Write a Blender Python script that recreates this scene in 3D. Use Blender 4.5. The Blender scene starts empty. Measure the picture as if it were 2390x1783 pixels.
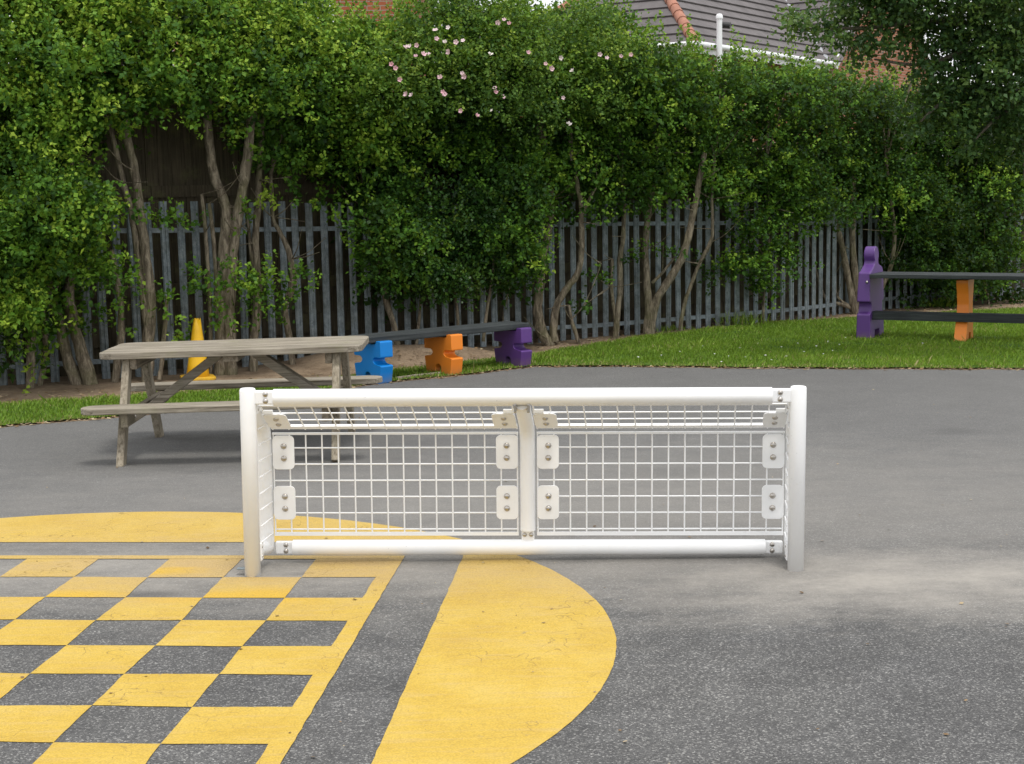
import bpy, bmesh, math, random
import numpy as np
from mathutils import Vector, Matrix
random.seed(7)
RNG = np.random.default_rng(11)
SC = bpy.context.scene
COL = SC.collection

# ------------------------------------------------------------------ camera
H = 1.75                                    # eye height
PITCH, ROLL, FPX = 0.126473, 0.017823, 3627.29
cp_, sp_, cr_, sr_ = math.cos(PITCH), math.sin(PITCH), math.cos(ROLL), math.sin(ROLL)
FW = Vector((0, cp_, -sp_))
R0, D0 = Vector((1, 0, 0)), Vector((0, -sp_, -cp_))
RT = R0 * cr_ + D0 * sr_
DN = D0 * cr_ - R0 * sr_
cam_d = bpy.data.cameras.new("camera")
cam = bpy.data.objects.new("camera", cam_d)
COL.objects.link(cam)
cam_d.sensor_width = 36.0
cam_d.lens = 36.0 * FPX / 2390.0
cam_d.clip_end = 600
cam_d.clip_start = 0.05
UPV = -DN
cam.matrix_world = Matrix(((RT.x, UPV.x, -FW.x, 0), (RT.y, UPV.y, -FW.y, 0), (RT.z, UPV.z, -FW.z, H), (0, 0, 0, 1)))
SC.camera = cam

# ------------------------------------------------------------------ light
SUN_EL, SUN_AZ = math.radians(70), math.radians(155)   # azimuth clockwise from +Y (behind the viewer, to the right)
world = bpy.data.worlds.new("World")
SC.world = world
world.use_nodes = True
wn = world.node_tree
sky = wn.nodes.new("ShaderNodeTexSky")
sky.sky_type = 'NISHITA'
sky.sun_disc = False
sky.sun_elevation = SUN_EL
sky.sun_rotation = SUN_AZ
sky.air_density = 1.0
sky.dust_density = 4.0
sky.ozone_density = 0.6
bg = wn.nodes["Background"]
bg.inputs[1].default_value = 0.15
# thin bright overcast over the clear sky: white cloud, a little brighter overhead, broken by soft noise
wg = wn.nodes.new("ShaderNodeTexCoord"); wsep = wn.nodes.new("ShaderNodeSeparateXYZ"); wn.links.new(wg.outputs["Generated"], wsep.inputs[0])
wr = wn.nodes.new("ShaderNodeValToRGB"); wn.links.new(wsep.outputs[2], wr.inputs[0])
wr.color_ramp.elements[0].position = 0.0; wr.color_ramp.elements[0].color = (0.84, 0.85, 0.87, 1)
wr.color_ramp.elements[1].position = 0.8; wr.color_ramp.elements[1].color = (0.97, 0.975, 1.0, 1)
wsc = wn.nodes.new("ShaderNodeVectorMath"); wsc.operation = 'SCALE'; wsc.inputs["Scale"].default_value = 7.0; wn.links.new(wr.outputs[0], wsc.inputs[0])
wnz = wn.nodes.new("ShaderNodeTexNoise"); wnz.inputs["Scale"].default_value = 2.2; wnz.inputs["Detail"].default_value = 5; wn.links.new(wg.outputs["Generated"], wnz.inputs["Vector"])
wr2 = wn.nodes.new("ShaderNodeValToRGB"); wn.links.new(wnz.outputs[0], wr2.inputs[0])
wr2.color_ramp.elements[0].position = 0.3; wr2.color_ramp.elements[0].color = (.86, .86, .86, 1)
wr2.color_ramp.elements[1].position = 0.6; wr2.color_ramp.elements[1].color = (.97, .97, .97, 1)
wmx = wn.nodes.new("ShaderNodeMix"); wmx.data_type = 'RGBA'
wn.links.new(wr2.outputs[0], wmx.inputs[0]); wn.links.new(sky.outputs[0], wmx.inputs[6]); wn.links.new(wsc.outputs[0], wmx.inputs[7])
wn.links.new(wmx.outputs[2], bg.inputs[0])
sun_d = bpy.data.lights.new("sun", 'SUN')
sun_d.energy = 1.5
sun_d.angle = math.radians(14)
sun_d.color = (1.0, 0.965, 0.91)
sun = bpy.data.objects.new("sun", sun_d)
COL.objects.link(sun)
sdir = Vector((math.sin(SUN_AZ) * math.cos(SUN_EL), math.cos(SUN_AZ) * math.cos(SUN_EL), math.sin(SUN_EL)))
sun.rotation_euler = sdir.to_track_quat('Z', 'Y').to_euler()
sun.location = sdir * 40
SC.view_settings.view_transform = 'Standard'
SC.view_settings.look = 'None'
SC.view_settings.exposure = 0.42
SC.view_settings.gamma = 1.0
SC.view_settings.use_curve_mapping = False
SC.render.engine = 'CYCLES'
SC.cycles.use_denoising = True
SC.cycles.max_bounces = 6
SC.cycles.diffuse_bounces = 3
SC.cycles.transparent_max_bounces = 4
SC.cycles.use_adaptive_sampling = True
SC.cycles.adaptive_threshold = 0.012

# ------------------------------------------------------------------ photo measuring aids (survey points -> metres)
KP = 2390.0 / 2214.0
def spot(x, y, Y):
    """world point seen at photo point x, y (2214 px wide) at distance Y along the ground"""
    d = FW + RT * ((x * KP - 1195) / FPX) + DN * ((y * KP - 891.5) / FPX)
    t = Y / d.y
    return Vector((d.x * t, Y, H + d.z * t))
def ground(x, y, z=0.0):
    d = FW + RT * ((x * KP - 1195) / FPX) + DN * ((y * KP - 891.5) / FPX)
    t = (z - H) / d.z
    return Vector((d.x * t, d.y * t, z))

FENCE = [(-7.5, 13.2), (-6.0, 13.7), (-4.74, 14.22), (-3.2, 14.85), (-2.05, 15.7), (0.0, 17.0), (1.03, 17.75),
         (2.82, 18.95), (3.6, 19.5), (4.6, 20.5), (6.0, 21.6), (8.0, 22.5), (11.0, 23.6)]
def fence_Y(x):
    """distance of the fence line along the sight line through photo column x"""
    r = (x * KP - 1195) / FPX / cp_ * 1.0
    for (x0, y0), (x1, y1) in zip(FENCE, FENCE[1:]):
        a, b = x0 - r * y0, x1 - r * y1
        if a <= 0 <= b:
            t = a / (a - b) if a != b else 0
            return y0 + (y1 - y0) * t
    return 13.2 if r < 0 else 23.0

# ------------------------------------------------------------------ object helpers
def link(o, parent=None):
    COL.objects.link(o)
    if parent is not None:
        o.parent = parent
    return o
def tag(o, label, cat, group=None, kind=None):
    o["label"] = label
    o["category"] = cat
    if group: o["group"] = group
    if kind: o["kind"] = kind
    return o
def thing(name, loc, label, cat, group=None, rz=0.0):
    o = bpy.data.objects.new(name, None)
    o.empty_display_size = 0.1
    o.location = loc
    o.rotation_euler = (0, 0, rz)
    link(o)
    return tag(o, label, cat, group)

class MB:
    def __init__(s):
        s.v, s.f, s.sm = [], [], []
    def add(s, vs, fs, smooth=False):
        n = len(s.v)
        s.v += [tuple(v) for v in vs]
        s.f += [tuple(i + n for i in f) for f in fs]
        s.sm += [smooth] * len(fs)
        return s
    def box(s, c, size, M=None):
        c = Vector(c); hx, hy, hz = [q / 2 for q in size]
        vs = []
        for z in (-hz, hz):
            for x, y in ((-hx, -hy), (hx, -hy), (hx, hy), (-hx, hy)):
                p = Vector((x, y, z))
                if M is not None: p = M @ p
                vs.append(p + c)
        return s.add(vs, [(3, 2, 1, 0), (4, 5, 6, 7), (0, 1, 5, 4), (1, 2, 6, 5), (2, 3, 7, 6), (3, 0, 4, 7)])
    def beam(s, a, b, w, t, up=(0, 0, 1)):
        """bar from a to b, w across (sideways), t along 'up'"""
        a, b = Vector(a), Vector(b)
        X = (b - a).normalized(); Y = Vector(up).cross(X)
        if Y.length < 1e-5: Y = Vector((0, 1, 0)).cross(X)
        Y.normalize(); Z = X.cross(Y)
        M = Matrix((X, Y, Z)).transposed()
        return s.box((a + b) / 2, ((b - a).length, w, t), M)
    def tube(s, pts, rad, n=12, cap=True, squash=None):
        pts = [Vector(p) for p in pts]
        if not hasattr(rad, '__len__'): rad = [rad] * len(pts)
        T = []
        for i in range(len(pts)):
            a = pts[max(0, i - 1)]; b = pts[min(len(pts) - 1, i + 1)]
            T.append((b - a).normalized())
        N = T[0].orthogonal().normalized()
        rings = []
        for i, p in enumerate(pts):
            N = (N - T[i] * N.dot(T[i])).normalized()
            B = T[i].cross(N)
            rings.append([p + (N * math.cos(2 * math.pi * k / n) + B * math.sin(2 * math.pi * k / n)) * rad[i] for k in range(n)])
        vs = [v for r in rings for v in r]
        fs = []
        for i in range(len(pts) - 1):
            for k in range(n):
                fs.append((i * n + k, i * n + (k + 1) % n, (i + 1) * n + (k + 1) % n, (i + 1) * n + k))
        s.add(vs, fs, True)
        if cap:
            s.add(rings[0], [tuple(reversed(range(n)))])
            s.add(rings[-1], [tuple(range(n))])
        return s
    def prism(s, poly, a, b, fn):
        """polygon (u,w) swept from a to b; fn(u, w, t) -> point"""
        n = len(poly)
        vs = [fn(u, w, a) for u, w in poly] + [fn(u, w, b) for u, w in poly]
        fs = [tuple(reversed(range(n))), tuple(range(n, 2 * n))]
        fs += [(k, (k + 1) % n, n + (k + 1) % n, n + k) for k in range(n)]
        return s.add(vs, fs)
    def lathe(s, prof, c, n=20, M=None):
        c = Vector(c); vs = []
        for r, z in prof:
            for k in range(n):
                p = Vector((r * math.cos(2 * math.pi * k / n), r * math.sin(2 * math.pi * k / n), z))
                if M is not None: p = M @ p
                vs.append(p + c)
        fs = []
        for i in range(len(prof) - 1):
            for k in range(n):
                fs.append((i * n + k, i * n + (k + 1) % n, (i + 1) * n + (k + 1) % n, (i + 1) * n + k))
        s.add(vs, fs, True)
        return s
    def sheet(s, poly, z):
        s.add([(x, y, z) for x, y in poly], [tuple(range(len(poly)))])
        return s
    def build(s, name, mat, parent=None, bevel=0.0, seg=2, weld=False, loc=None):
        me = bpy.data.meshes.new(name)
        me.from_pydata(s.v, [], s.f)
        me.polygons.foreach_set("use_smooth", s.sm)
        me.materials.append(mat)
        bm = bmesh.new(); bm.from_mesh(me)
        if weld: bmesh.ops.remove_doubles(bm, verts=bm.verts, dist=1e-5)
        bmesh.ops.recalc_face_normals(bm, faces=bm.faces)
        bm.to_mesh(me); bm.free()
        o = bpy.data.objects.new(name, me)
        link(o, parent)
        if loc is not None: o.location = loc
        if bevel > 0:
            m = o.modifiers.new("bevel", 'BEVEL'); m.width = bevel; m.segments = seg; m.limit_method = 'ANGLE'; m.angle_limit = math.radians(35)
            m.harden_normals = False
        return o

def np_mesh(name, V, F, mat, parent=None, tint=None, smooth=False):
    """V (n,3), F (m,k) same-size faces"""
    me = bpy.data.meshes.new(name)
    k = F.shape[1]
    me.vertices.add(len(V)); me.vertices.foreach_set("co", V.astype(np.float32).ravel())
    me.loops.add(F.size); me.loops.foreach_set("vertex_index", F.astype(np.int32).ravel())
    me.polygons.add(len(F)); me.polygons.foreach_set("loop_start", np.arange(0, F.size, k, dtype=np.int32))
    me.polygons.foreach_set("loop_total", np.full(len(F), k, dtype=np.int32))
    if tint is not None:
        at = me.attributes.new("tint", 'FLOAT', 'FACE'); at.data.foreach_set("value", tint.astype(np.float32))
    if smooth: me.polygons.foreach_set("use_smooth", np.ones(len(F), dtype=bool))
    me.materials.append(mat)
    me.update(calc_edges=True)
    o = bpy.data.objects.new(name, me)
    return link(o, parent)

# ------------------------------------------------------------------ materials
class NT:
    def __init__(s, name):
        s.m = bpy.data.materials.new(name); s.m.use_nodes = True
        s.t = s.m.node_tree; s.b = s.t.nodes["Principled BSDF"]; s.out = s.t.nodes["Material Output"]
        s._co = None
    def n(s, typ, **kw):
        nd = s.t.nodes.new(typ)
        for k, v in kw.items(): setattr(nd, k, v)
        return nd
    def l(s, a, b): s.t.links.new(a, b)
    def co(s, scale=(1, 1, 1), world=False):
        tc = s.n("ShaderNodeNewGeometry").outputs["Position"] if world else s.n("ShaderNodeTexCoord").outputs["Object"]
        mp = s.n("ShaderNodeMapping"); mp.inputs["Scale"].default_value = scale
        s.l(tc, mp.inputs[0]); return mp.outputs[0]
    def noise(s, co, scale, detail=4, rough=0.55, dist=0.0):
        nd = s.n("ShaderNodeTexNoise"); nd.inputs["Scale"].default_value = scale; nd.inputs["Detail"].default_value = detail
        nd.inputs["Roughness"].default_value = rough; nd.inputs["Distortion"].default_value = dist
        s.l(co, nd.inputs["Vector"]); return nd.outputs[0]
    def ramp(s, fac, stops, interp='LINEAR'):
        nd = s.n("ShaderNodeValToRGB"); nd.color_ramp.interpolation = interp
        e = nd.color_ramp.elements
        while len(e) < len(stops): e.new(0.5)
        for q, (p, c) in zip(e, stops):
            q.position = p; q.color = (*c, 1) if hasattr(c, '__len__') else (c, c, c, 1)
        s.l(fac, nd.inputs[0]); return nd.outputs[0]
    def mix(s, fac, a, b, mode='MIX'):
        nd = s.n("ShaderNodeMix", data_type='RGBA', blend_type=mode)
        for sock, v in ((nd.inputs[0], fac), (nd.inputs[6], a), (nd.inputs[7], b)):
            if hasattr(v, 'is_linked'): s.l(v, sock)
            elif sock == nd.inputs[0]: sock.default_value = v
            else: sock.default_value = (*v, 1)
        return nd.outputs[2]
    def math(s, op, a, b=None, clamp=False):
        nd = s.n("ShaderNodeMath", operation=op, use_clamp=clamp)
        for i, v in enumerate((a, b)):
            if v is None: continue
            if hasattr(v, 'is_linked'): s.l(v, nd.inputs[i])
            else: nd.inputs[i].default_value = v
        return nd.outputs[0]
    def bump(s, h, strength=0.3, dist=0.01):
        nd = s.n("ShaderNodeBump"); nd.inputs["Strength"].default_value = strength; nd.inputs["Distance"].default_value = dist
        s.l(h, nd.inputs["Height"]); s.l(nd.outputs[0], s.b.inputs["Normal"])
    def set(s, col=None, rough=None, metal=None, spec=None, coat=None):
        for key, v in (("Base Color", col), ("Roughness", rough), ("Metallic", metal), ("Specular IOR Level", spec), ("Coat Weight", coat)):
            if v is None: continue
            if hasattr(v, 'is_linked'): s.l(v, s.b.inputs[key])
            elif key == "Base Color": s.b.inputs[key].default_value = (*v, 1)
            else: s.b.inputs[key].default_value = v
        return s.m

def blob_mask(t, co, cx, cy, rx, ry, soft=0.5):
    """a stain of its own shape: 1 inside an ellipse on the ground, ragged edge"""
    sx = t.n("ShaderNodeSeparateXYZ"); t.l(co, sx.inputs[0])
    a = t.math('DIVIDE', t.math('SUBTRACT', sx.outputs[0], cx), rx)
    b = t.math('DIVIDE', t.math('SUBTRACT', sx.outputs[1], cy), ry)
    r = t.math('SQRT', t.math('ADD', t.math('MULTIPLY', a, a), t.math('MULTIPLY', b, b)))
    nz = t.math('MULTIPLY', t.math('SUBTRACT', t.noise(t.co((1, 1.7, 1), True), 2.4, 7, 0.72), 0.5), 3.0)
    r = t.math('ADD', r, nz)
    return t.math('SUBTRACT', 1.0, t.math('DIVIDE', t.math('SUBTRACT', r, 1 - soft), 2 * soft), clamp=True)

def dust_mask(t, co):
    m = None
    for a, w in (((1.70, 6.66, 0.95, 0.42, 0.95), 1.15), ((2.7, 6.85, 1.0, 0.22, 0.95), 0.55), ((0.5, 6.95, 1.5, 0.40, 0.9), 0.62), ((-1.2, 7.1, 1.6, 0.48, 0.9), 0.9), ((0.4, 8.2, 3.0, 1.3, 0.95), 0.42), ((2.6, 7.9, 1.2, 0.7, 0.95), 0.3)):
        q = t.math('MULTIPLY', blob_mask(t, co, *a), w)
        m = q if m is None else t.math('MAXIMUM', m, q)
    return m

def mat_tarmac():
    t = NT("tarmac"); co = t.co(world=True)
    v = t.n("ShaderNodeTexVoronoi"); v.inputs["Scale"].default_value = 165; t.l(co, v.inputs["Vector"])
    sx = t.n("ShaderNodeSeparateColor"); t.l(v.outputs["Color"], sx.inputs[0])
    chip = t.ramp(sx.outputs[0], [(0.0, (0.066, 0.066, 0.066)), (0.5, (0.095, 0.095, 0.094)), (0.82, (0.124, 0.123, 0.120)), (0.88, (0.175, 0.174, 0.168)), (1.0, (0.285, 0.282, 0.27))])
    v2 = t.n("ShaderNodeTexVoronoi"); v2.inputs["Scale"].default_value = 420; t.l(co, v2.inputs["Vector"])
    s2 = t.n("ShaderNodeSeparateColor"); t.l(v2.outputs["Color"], s2.inputs[0])
    fine = t.ramp(s2.outputs[1], [(0.0, 0.7), (0.9, 1.12), (1.0, 1.6)])
    c = t.mix(1.0, chip, fine, 'MULTIPLY')
    big = t.noise(co, 0.55, 5, 0.6)
    c = t.mix(1.0, c, t.ramp(big, [(0.3, (0.80, 0.80, 0.81)), (0.7, (1.19, 1.18, 1.15))]), 'MULTIPLY')
    mid = t.noise(co, 9, 4, 0.6)
    c = t.mix(1.0, c, t.ramp(mid, [(0.3, 0.88), (0.75, 1.13)]), 'MULTIPLY')
    c = t.mix(1.0, c, t.ramp(t.noise(co, 2.4, 4, 0.6), [(0.3, 0.84), (0.7, 1.17)]), 'MULTIPLY')
    # far, older part of the surface is worn smoother and paler
    sp = t.n("ShaderNodeSeparateXYZ"); t.l(co, sp.inputs[0])
    old = t.math('MULTIPLY', t.math('DIVIDE', t.math('SUBTRACT', sp.outputs[1], 5.6), 3.0, clamp=True), 0.55)
    c = t.mix(old, c, (0.160, 0.158, 0.152))
    c = t.mix(t.math('MULTIPLY', dust_mask(t, co), 0.85), c, t.mix(t.noise(co, 30, 4), (0.265, 0.247, 0.218), (0.37, 0.348, 0.312)))
    # small dark damp scuffs
    for a, w in (((3.05, 10.6, 0.16, 0.10, 0.8), 0.3), ((4.35, 10.25, 0.10, 0.08, 0.8), 0.3), ((-1.62, 6.62, 0.13, 0.05, 0.6), 0.5), ((-0.85, 6.95, 0.16, 0.03, 0.6), 0.4), ((1.0, 9.3, 0.3, 0.15, 0.6), 0.15)):
        c = t.mix(t.math('MULTIPLY', blob_mask(t, co, *a), w), c, (0.05, 0.05, 0.05))
    t.bump(t.math('ADD', v.outputs["Distance"], t.math('MULTIPLY', v2.outputs["Distance"], 0.4)), 0.45, 0.006)
    return t.set(c, 0.85, spec=0.3)

def mat_paint():
    t = NT("yellow_ground_paint"); co = t.co(world=True)
    n1 = t.noise(co, 3.0, 6, 0.65); n2 = t.noise(co, 40, 4, 0.6)
    c = t.ramp(n1, [(0.25, (0.50, 0.325, 0.042)), (0.5, (0.56, 0.380, 0.058)), (0.75, (0.60, 0.43, 0.10))])
    c = t.mix(1.0, c, t.ramp(n2, [(0.3, 0.93), (0.7, 1.05)]), 'MULTIPLY')
    st = t.noise(t.co((1.2, 9, 1), True), 3, 3, 0.5)
    c = t.mix(t.ramp(st, [(0.5, 0.0), (0.75, 0.5)]), c, (0.54, 0.385, 0.14))
    c = t.mix(t.math('MULTIPLY', dust_mask(t, co), 0.8), c, (0.43, 0.31, 0.165))
    fresh = None
    for a in ((-1.75, 7.02, 0.25, 0.07, 0.4), (-1.1, 6.55, 0.35, 0.13, 0.5), (-1.95, 6.62, 0.2, 0.07, 0.5)):
        q = blob_mask(t, co, *a); fresh = q if fresh is None else t.math('MAXIMUM', fresh, q)
    c = t.mix(t.math('MULTIPLY', fresh, 0.75), c, (0.60, 0.37, 0.025))
    # hairline cracks
    wob = t.n("ShaderNodeVectorMath", operation='ADD'); nz = t.n("ShaderNodeTexNoise"); nz.inputs["Scale"].default_value = 7
    t.l(co, nz.inputs["Vector"]); sc = t.n("ShaderNodeVectorMath", operation='SCALE'); sc.inputs["Scale"].default_value = 0.28
    t.l(nz.outputs["Color"], sc.inputs[0]); t.l(co, wob.inputs[0]); t.l(sc.outputs[0], wob.inputs[1])
    vo = t.n("ShaderNodeTexVoronoi", feature='DISTANCE_TO_EDGE'); vo.inputs["Scale"].default_value = 4.5; t.l(wob.outputs[0], vo.inputs["Vector"])
    crack = t.math('LESS_THAN', vo.outputs["Distance"], 0.009)
    crack = t.math('MULTIPLY', crack, t.ramp(t.noise(co, 2.2, 3, 0.6), [(0.50, 0.0), (0.58, 1.0)]))
    c = t.mix(t.math('MULTIPLY', crack, 0.8), c, (0.30, 0.20, 0.05))
    worn = t.math('MULTIPLY', t.math('GREATER_THAN', t.noise(co, 22, 5, 0.7), 0.66), t.ramp(t.noise(co, 1.6, 3), [(0.5, 0.0), (0.62, 0.75)]))
    c = t.mix(worn, c, (0.26, 0.21, 0.12))
    pit = t.math('GREATER_THAN', t.noise(co, 75, 2, 0.5), 0.745)
    c = t.mix(t.math('MULTIPLY', pit, 0.85), c, (0.14, 0.12, 0.08))
    v = t.n("ShaderNodeTexVoronoi"); v.inputs["Scale"].default_value = 120; t.l(co, v.inputs["Vector"])
    c = t.mix(1.0, c, t.ramp(v.outputs["Distance"], [(0.15, 1.05), (0.75, 0.86)]), 'MULTIPLY')
    t.bump(v.outputs["Distance"], 0.6, 0.006)
    return t.set(c, 0.7, spec=0.35)

def mat_white():
    t = NT("white_powder_coat"); co = t.co(world=True)
    c = t.ramp(t.noise(co, 5, 5, 0.6), [(0.3, (0.86, 0.865, 0.86)), (0.7, (0.90, 0.905, 0.905))])
    c = t.mix(t.ramp(t.noise(co, 26, 5, 0.7), [(0.62, 0.0), (0.75, 0.25)]), c, (0.62, 0.58, 0.50))
    sp = t.n("ShaderNodeSeparateXYZ"); t.l(co, sp.inputs[0])
    low = t.math('MULTIPLY', t.math('SUBTRACT', 1.0, t.math('DIVIDE', sp.outputs[2], 0.13), clamp=True), t.ramp(t.noise(co, 20, 4), [(0.3, 0.0), (0.7, 0.18)]))
    c = t.mix(low, c, (0.66, 0.62, 0.55))       # splashed grit at the feet
    scuff = t.math('MULTIPLY', t.math('GREATER_THAN', t.noise(t.co((1, 1, 2.5), True), 48, 3, 0.6), 0.72), t.ramp(t.noise(co, 3.5, 2), [(0.5, 0.0), (0.6, 0.6)]))
    c = t.mix(scuff, c, (0.36, 0.34, 0.31))
    t.bump(t.noise(co, 320, 2, 0.5), 0.06, 0.002)
    return t.set(c, 0.32, spec=0.5)

def mat_metal():
    t = NT("zinc_bolt"); return t.set((0.50, 0.47, 0.43), 0.28, 1.0)

def mat_galv():
    t = NT("galvanised_steel"); co = t.co(world=True)
    c = t.ramp(t.noise(co, 14, 5, 0.7), [(0.3, (0.12, 0.145, 0.16)), (0.5, (0.21, 0.25, 0.27)), (0.75, (0.35, 0.39, 0.41))])
    c = t.mix(t.ramp(t.noise(co, 60, 3, 0.6), [(0.60, 0.0), (0.72, 0.5)]), c, (0.50, 0.52, 0.53))
    c = t.mix(t.ramp(t.noise(co, 3, 4, 0.6), [(0.45, 0.0), (0.7, 0.6)]), c, (0.075, 0.08, 0.055))
    return t.set(c, 0.6, 0.25)

def mat_wood(name, a, b, dark, axis=0, moss=0.25, sc=1.0):
    t = NT(name)
    s = [34 * sc] * 3; s[axis] = 1.2
    co = t.co(tuple(s)); co1 = t.co()
    g = t.noise(co, 1.6, 8, 0.72, 0.5)
    c = t.ramp(g, [(0.30, dark), (0.44, a), (0.60, b), (0.8, tuple(min(1, q * 1.12) for q in b))])
    c = t.mix(1.0, c, t.ramp(t.noise(co1, 3.5, 4, 0.6), [(0.3, 0.82), (0.7, 1.12)]), 'MULTIPLY')
    c = t.mix(t.math('MULTIPLY', t.ramp(t.noise(co1, 5, 5, 0.7), [(0.52, 0.0), (0.7, 1.0)]), moss), c, (0.17, 0.18, 0.07))
    t.bump(g, 0.55, 0.006)
    return t.set(c, 0.82, spec=0.25)

def mat_leaf(name, stops, gloss=0.55, trans=0.27):
    t = NT(name)
    a = t.n("ShaderNodeAttribute", attribute_name="tint")
    c = t.ramp(a.outputs["Fac"], stops)
    t.set(c, gloss, spec=0.22)
    tr = t.n("ShaderNodeBsdfTranslucent"); t.l(t.mix(0.5, c, (0.25, 0.34, 0.03)), tr.inputs[0])
    mx = t.n("ShaderNodeMixShader"); mx.inputs[0].default_value = trans
    t.l(t.b.outputs[0], mx.inputs[1]); t.l(tr.outputs[0], mx.inputs[2]); t.l(mx.outputs[0], t.out.inputs[0])
    return t.m

def mat_bark(name="hawthorn_bark", a=(0.14, 0.115, 0.082), b=(0.33, 0.28, 0.205), green=0.35):
    t = NT(name); co = t.co((9, 9, 2.2), True); cw = t.co(world=True)
    g = t.noise(co, 3.2, 7, 0.7, 0.6)
    c = t.ramp(g, [(0.3, tuple(q * .5 for q in a)), (0.45, a), (0.62, b), (0.8, tuple(q * 1.25 for q in b))])
    c = t.mix(t.math('MULTIPLY', t.ramp(t.noise(cw, 3.5, 5, 0.6), [(0.48, 0.0), (0.66, 1.0)]), green), c, (0.14, 0.15, 0.05))
    t.bump(g, 0.9, 0.02)
    return t.set(c, 0.9, spec=0.2)

def mat_plastic(name, col):
    t = NT(name); co = t.co(world=True)
    n = t.noise(co, 6, 5, 0.6)
    c = t.mix(t.ramp(n, [(0.35, 0.0), (0.75, 0.22)]), col, tuple(min(1, q * 0.85 + 0.03) for q in col))
    sp = t.n("ShaderNodeSeparateXYZ"); t.l(co, sp.inputs[0])
    low = t.math('MULTIPLY', t.math('SUBTRACT', 1.0, t.math('DIVIDE', sp.outputs[2], 0.10), clamp=True), t.ramp(t.noise(co, 18, 4), [(0.3, 0.1), (0.7, 0.6)]))
    c = t.mix(low, c, (0.22, 0.17, 0.10))       # soil splashes near the ground
    t.bump(t.noise(co, 60, 3, 0.6), 0.10, 0.004)
    return t.set(c, 0.42, spec=0.4)

def mat_simple(name, col, rough=0.7, var=0.12, scale=8, metal=0.0):
    t = NT(name); co = t.co(world=True)
    c = t.mix(1.0, col, t.ramp(t.noise(co, scale, 5, 0.65), [(0.3, 1 - var), (0.7, 1 + var)]), 'MULTIPLY')
    return t.set(c, rough, metal)

def mat_soil():
    t = NT("dry_soil"); co = t.co(world=True)
    c = t.ramp(t.noise(co, 3, 7, 0.7), [(0.3, (0.16, 0.115, 0.075)), (0.5, (0.27, 0.20, 0.135)), (0.7, (0.37, 0.285, 0.195))])
    c = t.mix(t.ramp(t.noise(co, 40, 4, 0.65), [(0.55, 0.0), (0.75, 0.7)]), c, (0.06, 0.045, 0.03))
    t.bump(t.noise(co, 25, 6, 0.7), 0.8, 0.03)
    return t.set(c, 0.95, spec=0.15)

def mat_lawn():
    t = NT("turf"); co = t.co(world=True)
    c = t.ramp(t.noise(co, 2.2, 6, 0.65), [(0.3, (0.040, 0.085, 0.012)), (0.6, (0.075, 0.14, 0.018)), (0.78, (0.14, 0.13, 0.050))])
    t.bump(t.noise(co, 60, 4, 0.7), 0.8, 0.02)
    return t.set(c, 0.9, spec=0.15)

def mat_brick(name, a, b, mortar):
    t = NT(name)
    tc = t.n("ShaderNodeTexCoord").outputs["Object"]
    sx = t.n("ShaderNodeSeparateXYZ"); t.l(tc, sx.inputs[0])
    cx = t.n("ShaderNodeCombineXYZ"); t.l(t.math('ADD', sx.outputs[0], sx.outputs[1]), cx.inputs[0]); t.l(sx.outputs[2], cx.inputs[1])
    br = t.n("ShaderNodeTexBrick"); t.l(cx.outputs[0], br.inputs["Vector"])
    br.inputs["Scale"].default_value = 1.0; br.inputs["Brick Width"].default_value = 0.225; br.inputs["Row Height"].default_value = 0.075
    br.inputs["Mortar Size"].default_value = 0.009; br.inputs["Color1"].default_value = (*a, 1); br.inputs["Color2"].default_value = (*b, 1); br.inputs["Mortar"].default_value = (*mortar, 1)
    co = t.co()
    c = t.mix(1.0, br.outputs[0], t.ramp(t.noise(co, 1.5, 5, 0.65), [(0.3, 0.82), (0.7, 1.15)]), 'MULTIPLY')
    return t.set(c, 0.9, spec=0.2)

M = {}
M['tarmac'] = mat_tarmac(); M['paint'] = mat_paint(); M['white'] = mat_white(); M['bolt'] = mat_metal(); M['galv'] = mat_galv()
M['wood'] = mat_wood("weathered_timber", (0.19, 0.165, 0.125), (0.34, 0.305, 0.245), (0.05, 0.04, 0.028))
M['wood_z'] = mat_wood("weathered_timber_upright", (0.24, 0.205, 0.15), (0.37, 0.325, 0.25), (0.09, 0.075, 0.05), axis=2)
M['wood_y'] = mat_wood("weathered_timber_cross", (0.20, 0.17, 0.125), (0.30, 0.26, 0.20), (0.08, 0.065, 0.045), axis=1)
M['board'] = mat_wood("dark_fence_board", (0.075, 0.062, 0.040), (0.115, 0.095, 0.062), (0.035, 0.03, 0.02), axis=2, moss=0.4)
HAW = [(0.0, (0.010, 0.034, 0.005)), (0.3, (0.024, 0.075, 0.009)), (0.55, (0.065, 0.165, 0.016)), (0.78, (0.16, 0.30, 0.026)), (1.0, (0.30, 0.42, 0.045))]
M['leaf'] = mat_leaf("hawthorn_leaf", HAW)
M['ivy'] = mat_leaf("ivy_leaf", [(0.0, (0.012, 0.040, 0.010)), (0.5, (0.028, 0.080, 0.016)), (0.8, (0.065, 0.145, 0.022)), (1.0, (0.14, 0.22, 0.03))], 0.36, 0.25)
M['ash'] = mat_leaf("overhanging_leaf", [(0.0, (0.012, 0.035, 0.012)), (0.5, (0.028, 0.072, 0.020)), (0.85, (0.055, 0.12, 0.030)), (1.0, (0.10, 0.17, 0.035))], 0.45, 0.28)
M['rose_leaf'] = mat_leaf("dog_rose_leaf", [(0.0, (0.020, 0.060, 0.012)), (0.5, (0.055, 0.125, 0.018)), (0.85, (0.13, 0.235, 0.028)), (1.0, (0.23, 0.33, 0.045))])
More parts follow.
